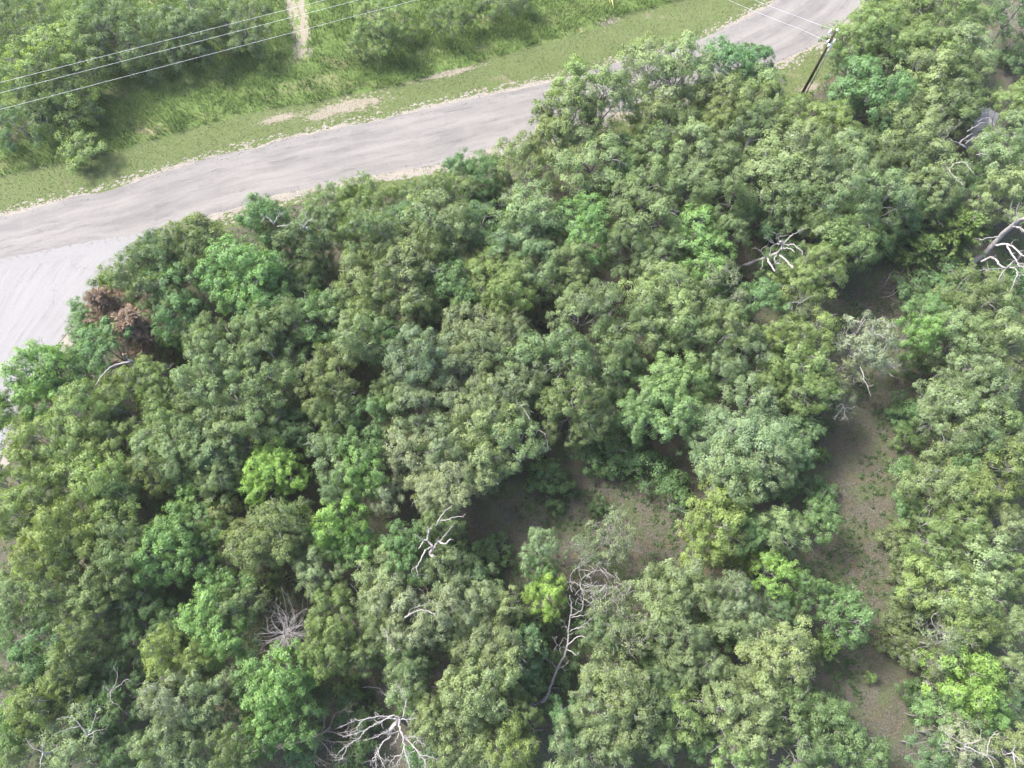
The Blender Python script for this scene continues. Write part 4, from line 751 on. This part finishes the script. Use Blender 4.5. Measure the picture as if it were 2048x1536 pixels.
make_pole(P2b, 9.2, 'utility pole on the grass bank where the overhead wires meet', 0.4, False)
def wire_through(label, pts, group='overhead power line wires', rad=0.013):
    P = smooth_line(np.array(pts), 8); o = MB().tube(P - P[0], rad, 5).build('power_wire', M['wire']); o.location = P[0]; return tag(o, label, 'wire', group)
for lab, (x0, y0), (x1, y1), z, dz in (('uppermost of the three parallel wires over the top left trees', (0, 165), (650, 0), 8.4, 0), ('middle one of the three parallel wires over the top left trees', (0, 186), (705, 3), 8.1, -.35), ('lowest of the three parallel wires over the top left trees', (0, 219), (760, 19), 7.2, -.9)):
    sl_ = (y1 - y0) / (x1 - x0); f = lambda x: (x, y0 + sl_ * (x - x0))
    wire_through(lab, [at(*f(-700), z + .5), at(*f(-300), z), at(*f(0), z - .1), at(*f(350), z - .1), at(*f(700), z), at(*f(860), z), at(*f(1000), z + .1), P2 + np.array((0, 0, dz))])
wire_through('upper wire crossing the road to the utility pole top', [PT + np.array((.08, 0, .1)), at(1635, 48, PH - .1), at(1590, 31, PH - .2), at(1508, -1, PH - .25), at(1440, -40, PH - .1), P2 + np.array((0, 0, .1))])
wire_through('lower wire crossing the road to the utility pole', [np.array((PB_[0] - .2, PB_[1], PH - 1.25)), at(1600, 58, PH - 1.45), at(1553, 40, PH - 1.5), at(1458, 0, PH - 1.5), at(1390, -40, PH - 1.3), P2 + np.array((0, 0, -1.3))])
for lab, q0, q1 in (('left yellow guy wire guard rising from the grass bank', (1222, 17), (1220.5, 0)), ('right, lower yellow guy wire guard rising from the grass bank', (1229, 26), (1226.5, 0))):
    g0 = at(*q0); top = P2b + np.array((0, 0, 8.2 if q0[0] < 1225 else 7.6)); d = unit(top - g0)
    root = tag(empty('guy_wire', g0), lab, 'guy wire', 'guy wires of the upper pole')
    MB().tube([(0, 0, 0), (top - g0)], .012, 5).build('cable', M['galv'], root)
    MB().tube([d * .05, d * 1.6, d * 3.0], (.06, .06, .05), 8).build('guard', M['yellow'], root)

# ------------------------------------------------------------------ grey shed under the trees at the upper right
sh = at(1972, 262, 2.6); k = 3.4
root = tag(empty('shed', (sh[0], sh[1], 0)), 'small shed whose ribbed grey roof shows through the upper right crowns', 'shed'); root.rotation_euler = (0, 0, -0.25)
M['roofmetal'] = plain('grey_sheet_metal', (0.24, 0.24, 0.25), 0.6, 0.1); M['shedwall'] = plain('shed_board', (0.30, 0.27, 0.24), 0.8)
m = MB(); m.box((0, 0, 1.15), (3.0, 4.4, 2.3)); m.build('wall', M['shedwall'], root, False)
m = MB()
for s_ in (-1, 1):
    for q in range(17):
        x0, x1 = 1.75 * q / 17 * s_, 1.75 * (q + 1) / 17 * s_
        zz = lambda x: 3.0 - abs(x) * 0.36
    v = np.array([(0, -2.5, 3.0), (1.8 * s_, -2.5, 2.36), (1.8 * s_, 2.5, 2.36), (0, 2.5, 3.0)])
    vv = np.vstack((v, v - (0, 0, .05))); f = np.array([(0, 1, 2, 3), (4, 7, 6, 5), (0, 4, 5, 1), (1, 5, 6, 2), (2, 6, 7, 3), (3, 7, 4, 0)]) + m.n
    m.v.append(vv); m.q.append(f); m.n += 8
    for q in np.linspace(-2.4, 2.4, 17):
        m.tube([(0.02 * s_, q, 3.0), (1.8 * s_, q, 2.37)], .022, 4)
m.build('roof', M['roofmetal'], root, False)

# ------------------------------------------------------------------ grass and undergrowth nobody could count
def in_poly(x, y, P):
    c = np.zeros(len(x), bool); j = len(P) - 1
    for i in range(len(P)):
        xi, yi, xj, yj = *P[i][:2], *P[j][:2]
        c ^= ((yi > y) != (yj > y)) & (x < (xj - xi) * (y - yi) / (yj - yi + 1e-12) + xi); j = i
    return c
def vnoise(x, y, s, seed):
    r = np.random.default_rng(seed); G = r.random((64, 64)); X, Y = x / s, y / s; i, j = np.floor(X).astype(int), np.floor(Y).astype(int); u, v = X - i, Y - j
    u, v = u * u * (3 - 2 * u), v * v * (3 - 2 * v); g = lambda a, b: G[a % 64, b % 64]
    return g(i, j) * (1 - u) * (1 - v) + g(i + 1, j) * u * (1 - v) + g(i, j + 1) * (1 - u) * v + g(i + 1, j + 1) * u * v
def blade_material(name, a, b, c):
    m, nt, ns, ln = newmat(name); at_ = N(nt, 'ShaderNodeAttribute', attribute_name='lv'); r = ramp(nt, at_.outputs['Fac'], [(0.0, a), (0.55, b), (1.0, c)])
    d = N(nt, 'ShaderNodeBsdfDiffuse'); t = N(nt, 'ShaderNodeBsdfTranslucent'); mx = N(nt, 'ShaderNodeMixShader', i_0=0.3); ln.new(r.outputs[0], d.inputs[0]); ln.new(r.outputs[0], t.inputs[0])
    ln.new(d.outputs[0], mx.inputs[1]); ln.new(t.outputs[0], mx.inputs[2]); o = N(nt, 'ShaderNodeOutputMaterial'); ln.new(mx.outputs[0], o.inputs[0]); return m
def blades(x, y, h, wd, lean, lv, r):
    n = len(x); a = r.uniform(0, 6.283, n); ca, sa = np.cos(a), np.sin(a); b = a + r.normal(0, .8, n); z0 = np.full(n, 0.0)
    ex, ey = np.cos(b) * h * lean, np.sin(b) * h * lean
    V = np.stack((np.stack((x - sa * wd / 2, y + ca * wd / 2, z0), -1), np.stack((x + sa * wd / 2, y - ca * wd / 2, z0), -1),
                  np.stack((x + ex * .4 + sa * wd * .4, y + ey * .4 - ca * wd * .4, h * .7), -1), np.stack((x + ex, y + ey, h * (.95 - .5 * lean * lean)), -1), np.stack((x + ex * .4 - sa * wd * .4, y + ey * .4 + ca * wd * .4, h * .7), -1)), 1).reshape(-1, 3)
    i = np.arange(n)[:, None] * 5; F4 = i + np.array((0, 1, 2, 4)); F3 = i + np.array((4, 2, 3))
    return V, [F4, F3], np.repeat(np.clip(lv, 0, 1), 5)
gr = np.random.default_rng(77)
bank = np.vstack((W(MOWN), W(TOPL[::-1]))); 
x = gr.uniform(-75, 75, 1500000); y = gr.uniform(28, 92, len(x)); ok = in_poly(x, y, bank)
x, y = x[ok], y[ok]; d1, d2 = vnoise(x, y, 1.1, 1), vnoise(x, y, 4.5, 2)
path = np.vstack((W([(556, -140), (572, 8), (592, 75), (596, 118)]), W([(612, 118), (618, 75), (618, 8), (622, -140)])))
keep = (gr.random(len(x)) < 0.25 + 0.9 * d1 * (0.4 + d2)) & ~in_poly(x, y, path); x, y, d1, d2 = x[keep], y[keep], d1[keep], d2[keep]
sel = gr.permutation(len(x))[:210000]; x, y, d1, d2 = x[sel], y[sel], d1[sel], d2[sel]
lv = 0.12 + 0.45 * d2 + 0.25 * vnoise(x, y, 2.0, 9) + gr.normal(0, .13, len(x))
V, F, A = blades(x, y, gr.uniform(.25, .75, len(x)) * (0.5 + 0.8 * d1), gr.uniform(.03, .07, len(x)), gr.uniform(.3, 1.1, len(x)), lv, gr); V[:, 2] += 0.004
M['tall'] = blade_material('tall_grass', (0.062, 0.105, 0.036), (0.136, 0.206, 0.064), (0.231, 0.302, 0.122))
tag(link('tall_grass', mesh_np('tall_grass', V, F, M['tall'], {'lv': A})), 'tall weedy grass covering the bank between mown verge and top trees', 'grass', kind='stuff')
vg = [np.vstack((W(MOWN), W(ROAD_T)[::-1])), np.vstack((W(ROAD_B), W(SOUTH)[::-1]))]
x = gr.uniform(-75, 75, 900000); y = gr.uniform(10, 85, len(x)); ok = in_poly(x, y, vg[0]) | in_poly(x, y, vg[1])
paved = [np.vstack((W(LOT_L), W(LOT_R)[::-1])), np.vstack((W(ROAD_T), W(ROAD_B)[::-1]))]; ok &= ~(in_poly(x, y, paved[0]) | in_poly(x, y, paved[1])); x, y = x[ok], y[ok]
d2 = vnoise(x, y, 2.2, 5); keep = gr.random(len(x)) < 0.35 + 0.6 * d2; x, y, d2 = x[keep][:150000], y[keep][:150000], d2[keep][:150000]
V, F, A = blades(x, y, gr.uniform(.04, .11, len(x)), gr.uniform(.03, .06, len(x)), gr.uniform(.4, 1.2, len(x)), 0.36 + .3 * d2 + gr.normal(0, .27, len(x)), gr); V[:, 2] += 0.008
M['short'] = blade_material('mown_grass', (0.043, 0.063, 0.021), (0.085, 0.109, 0.040), (0.149, 0.153, 0.084))
tag(link('mown_grass', mesh_np('mown_grass', V, F, M['short'], {'lv': A})), 'short mown grass along both sides of the road', 'grass', kind='stuff')
# undergrowth: low leafy sprigs over the woodland floor, thin on the clearing strip
south = np.vstack((W(SOUTH), W([(2400, -60), (2400, 1700), (-300, 1700), (-260, 1200)]), W(LOT_R)[::-1][:9]))
CLR = [W([(1690, 520), (1770, 540), (1800, 700), (1800, 900), (1770, 1000), (1770, 1200), (1800, 1400), (1830, 1540), (1740, 1540), (1690, 1330), (1640, 1150), (1620, 1030), (1650, 900), (1680, 740), (1660, 600)]),
       W([(1050, 890), (1170, 960), (1330, 990), (1400, 1020), (1350, 1110), (1180, 1070), (1060, 1060), (950, 1090), (930, 1030)])]
n = 26000; x = gr.uniform(-60, 60, n * 4); y = gr.uniform(-16, 72, n * 4); ok = in_poly(x, y, south); x, y = x[ok][:n], y[ok][:n]
cl = in_poly(x, y, CLR[0]) | in_poly(x, y, CLR[1]); dn = vnoise(x, y, 2.6, 21); paved_ = in_poly(x, y, paved[0]) | in_poly(x, y, paved[1]); keep = np.where(cl, (dn > .45) & (gr.random(len(x)) < .85), dn > .36) & ~paved_; x, y, dn, cl = x[keep], y[keep], dn[keep], cl[keep]
m_ = 16; n = len(x); hh = np.where(cl, .14, gr.uniform(.25, 1.1, n)); rr = np.where(cl, .22, gr.uniform(.2, .45, n))
Cx = np.repeat(np.stack((x, y, hh), -1), m_, 0); dd = unit(gr.normal(size=(n * m_, 3)) + np.array((0, 0, .4))); Cc = Cx + dd * np.repeat(rr, m_)[:, None] * np.array((1, 1, .5)) * gr.uniform(.3, 1, (n * m_, 1)); Cc[:, 2] = np.maximum(Cc[:, 2], .04)
LL = gr.uniform(.08, .19, n * m_); p = leaf_quads(Cc, dd * .5 + np.array((0, 0, .7)) + gr.normal(0, .4, (n * m_, 3)), LL, LL * .6, gr, np.repeat(.35 + .3 * dn, m_) + gr.normal(0, .15, n * m_), gr.uniform(0, .6, n * m_))
o = link('undergrowth', leaf_mesh('undergrowth', [p], M['leaf'])); o.color = (.055, .105, .036, 1); tag(o, 'low leafy undergrowth over the woodland floor', 'undergrowth', kind='stuff')

x = gr.uniform(-40, 70, 900000); y = gr.uniform(-16, 60, len(x)); inn = in_poly(x, y, south) & ~in_poly(x, y, paved[0]) & ~in_poly(x, y, paved[1]); x, y = x[inn], y[inn]
cl = in_poly(x, y, CLR[0]) | in_poly(x, y, CLR[1]); d1, d2 = vnoise(x, y, .9, 31), vnoise(x, y, 3.2, 32)
keep = gr.random(len(x)) < np.where(cl, .35 + .65 * d1, .10); x, y, d1, d2 = x[keep][:170000], y[keep][:170000], d1[keep][:170000], d2[keep][:170000]
g_ = np.clip((.55 * d1 + .65 * d2 - .50) * 4, 0, 1); lv = np.where(gr.random(len(x)) < g_ * .5, gr.uniform(.0, .35, len(x)), gr.uniform(.45, 1, len(x)))
V, F, A = blades(x, y, gr.uniform(.05, .22, len(x)), gr.uniform(.02, .055, len(x)), gr.uniform(.6, 1.6, len(x)), lv, gr); V[:, 2] = np.maximum(V[:, 2], .006)
M['dry'] = blade_material('dry_grass', (0.043, 0.087, 0.027), (0.089, 0.095, 0.062), (0.184, 0.194, 0.146))
tag(link('dry_grass', mesh_np('dry_grass', V, F, M['dry'], {'lv': A})), 'thin dry grass and dead leaves over the clearing', 'grass', kind='stuff')

# ------------------------------------------------------------------ light summer haze between the drone and the wood
hz, nt, ns, ln = newmat('thin_haze'); v = N(nt, 'ShaderNodeVolumePrincipled'); v.inputs['Density'].default_value = 0.0002; v.inputs['Color'].default_value = (0.93, 0.95, 0.97, 1); v.inputs['Anisotropy'].default_value = 0.2
o = N(nt, 'ShaderNodeOutputMaterial'); ln.new(v.outputs[0], o.inputs['Volume'])
m = MB(); m.box((0, 0, 31.5), (1900, 1900, 65)); tag(m.build('haze', hz, None, False), 'thin pale summer haze over the whole wood', 'haze', kind='stuff')
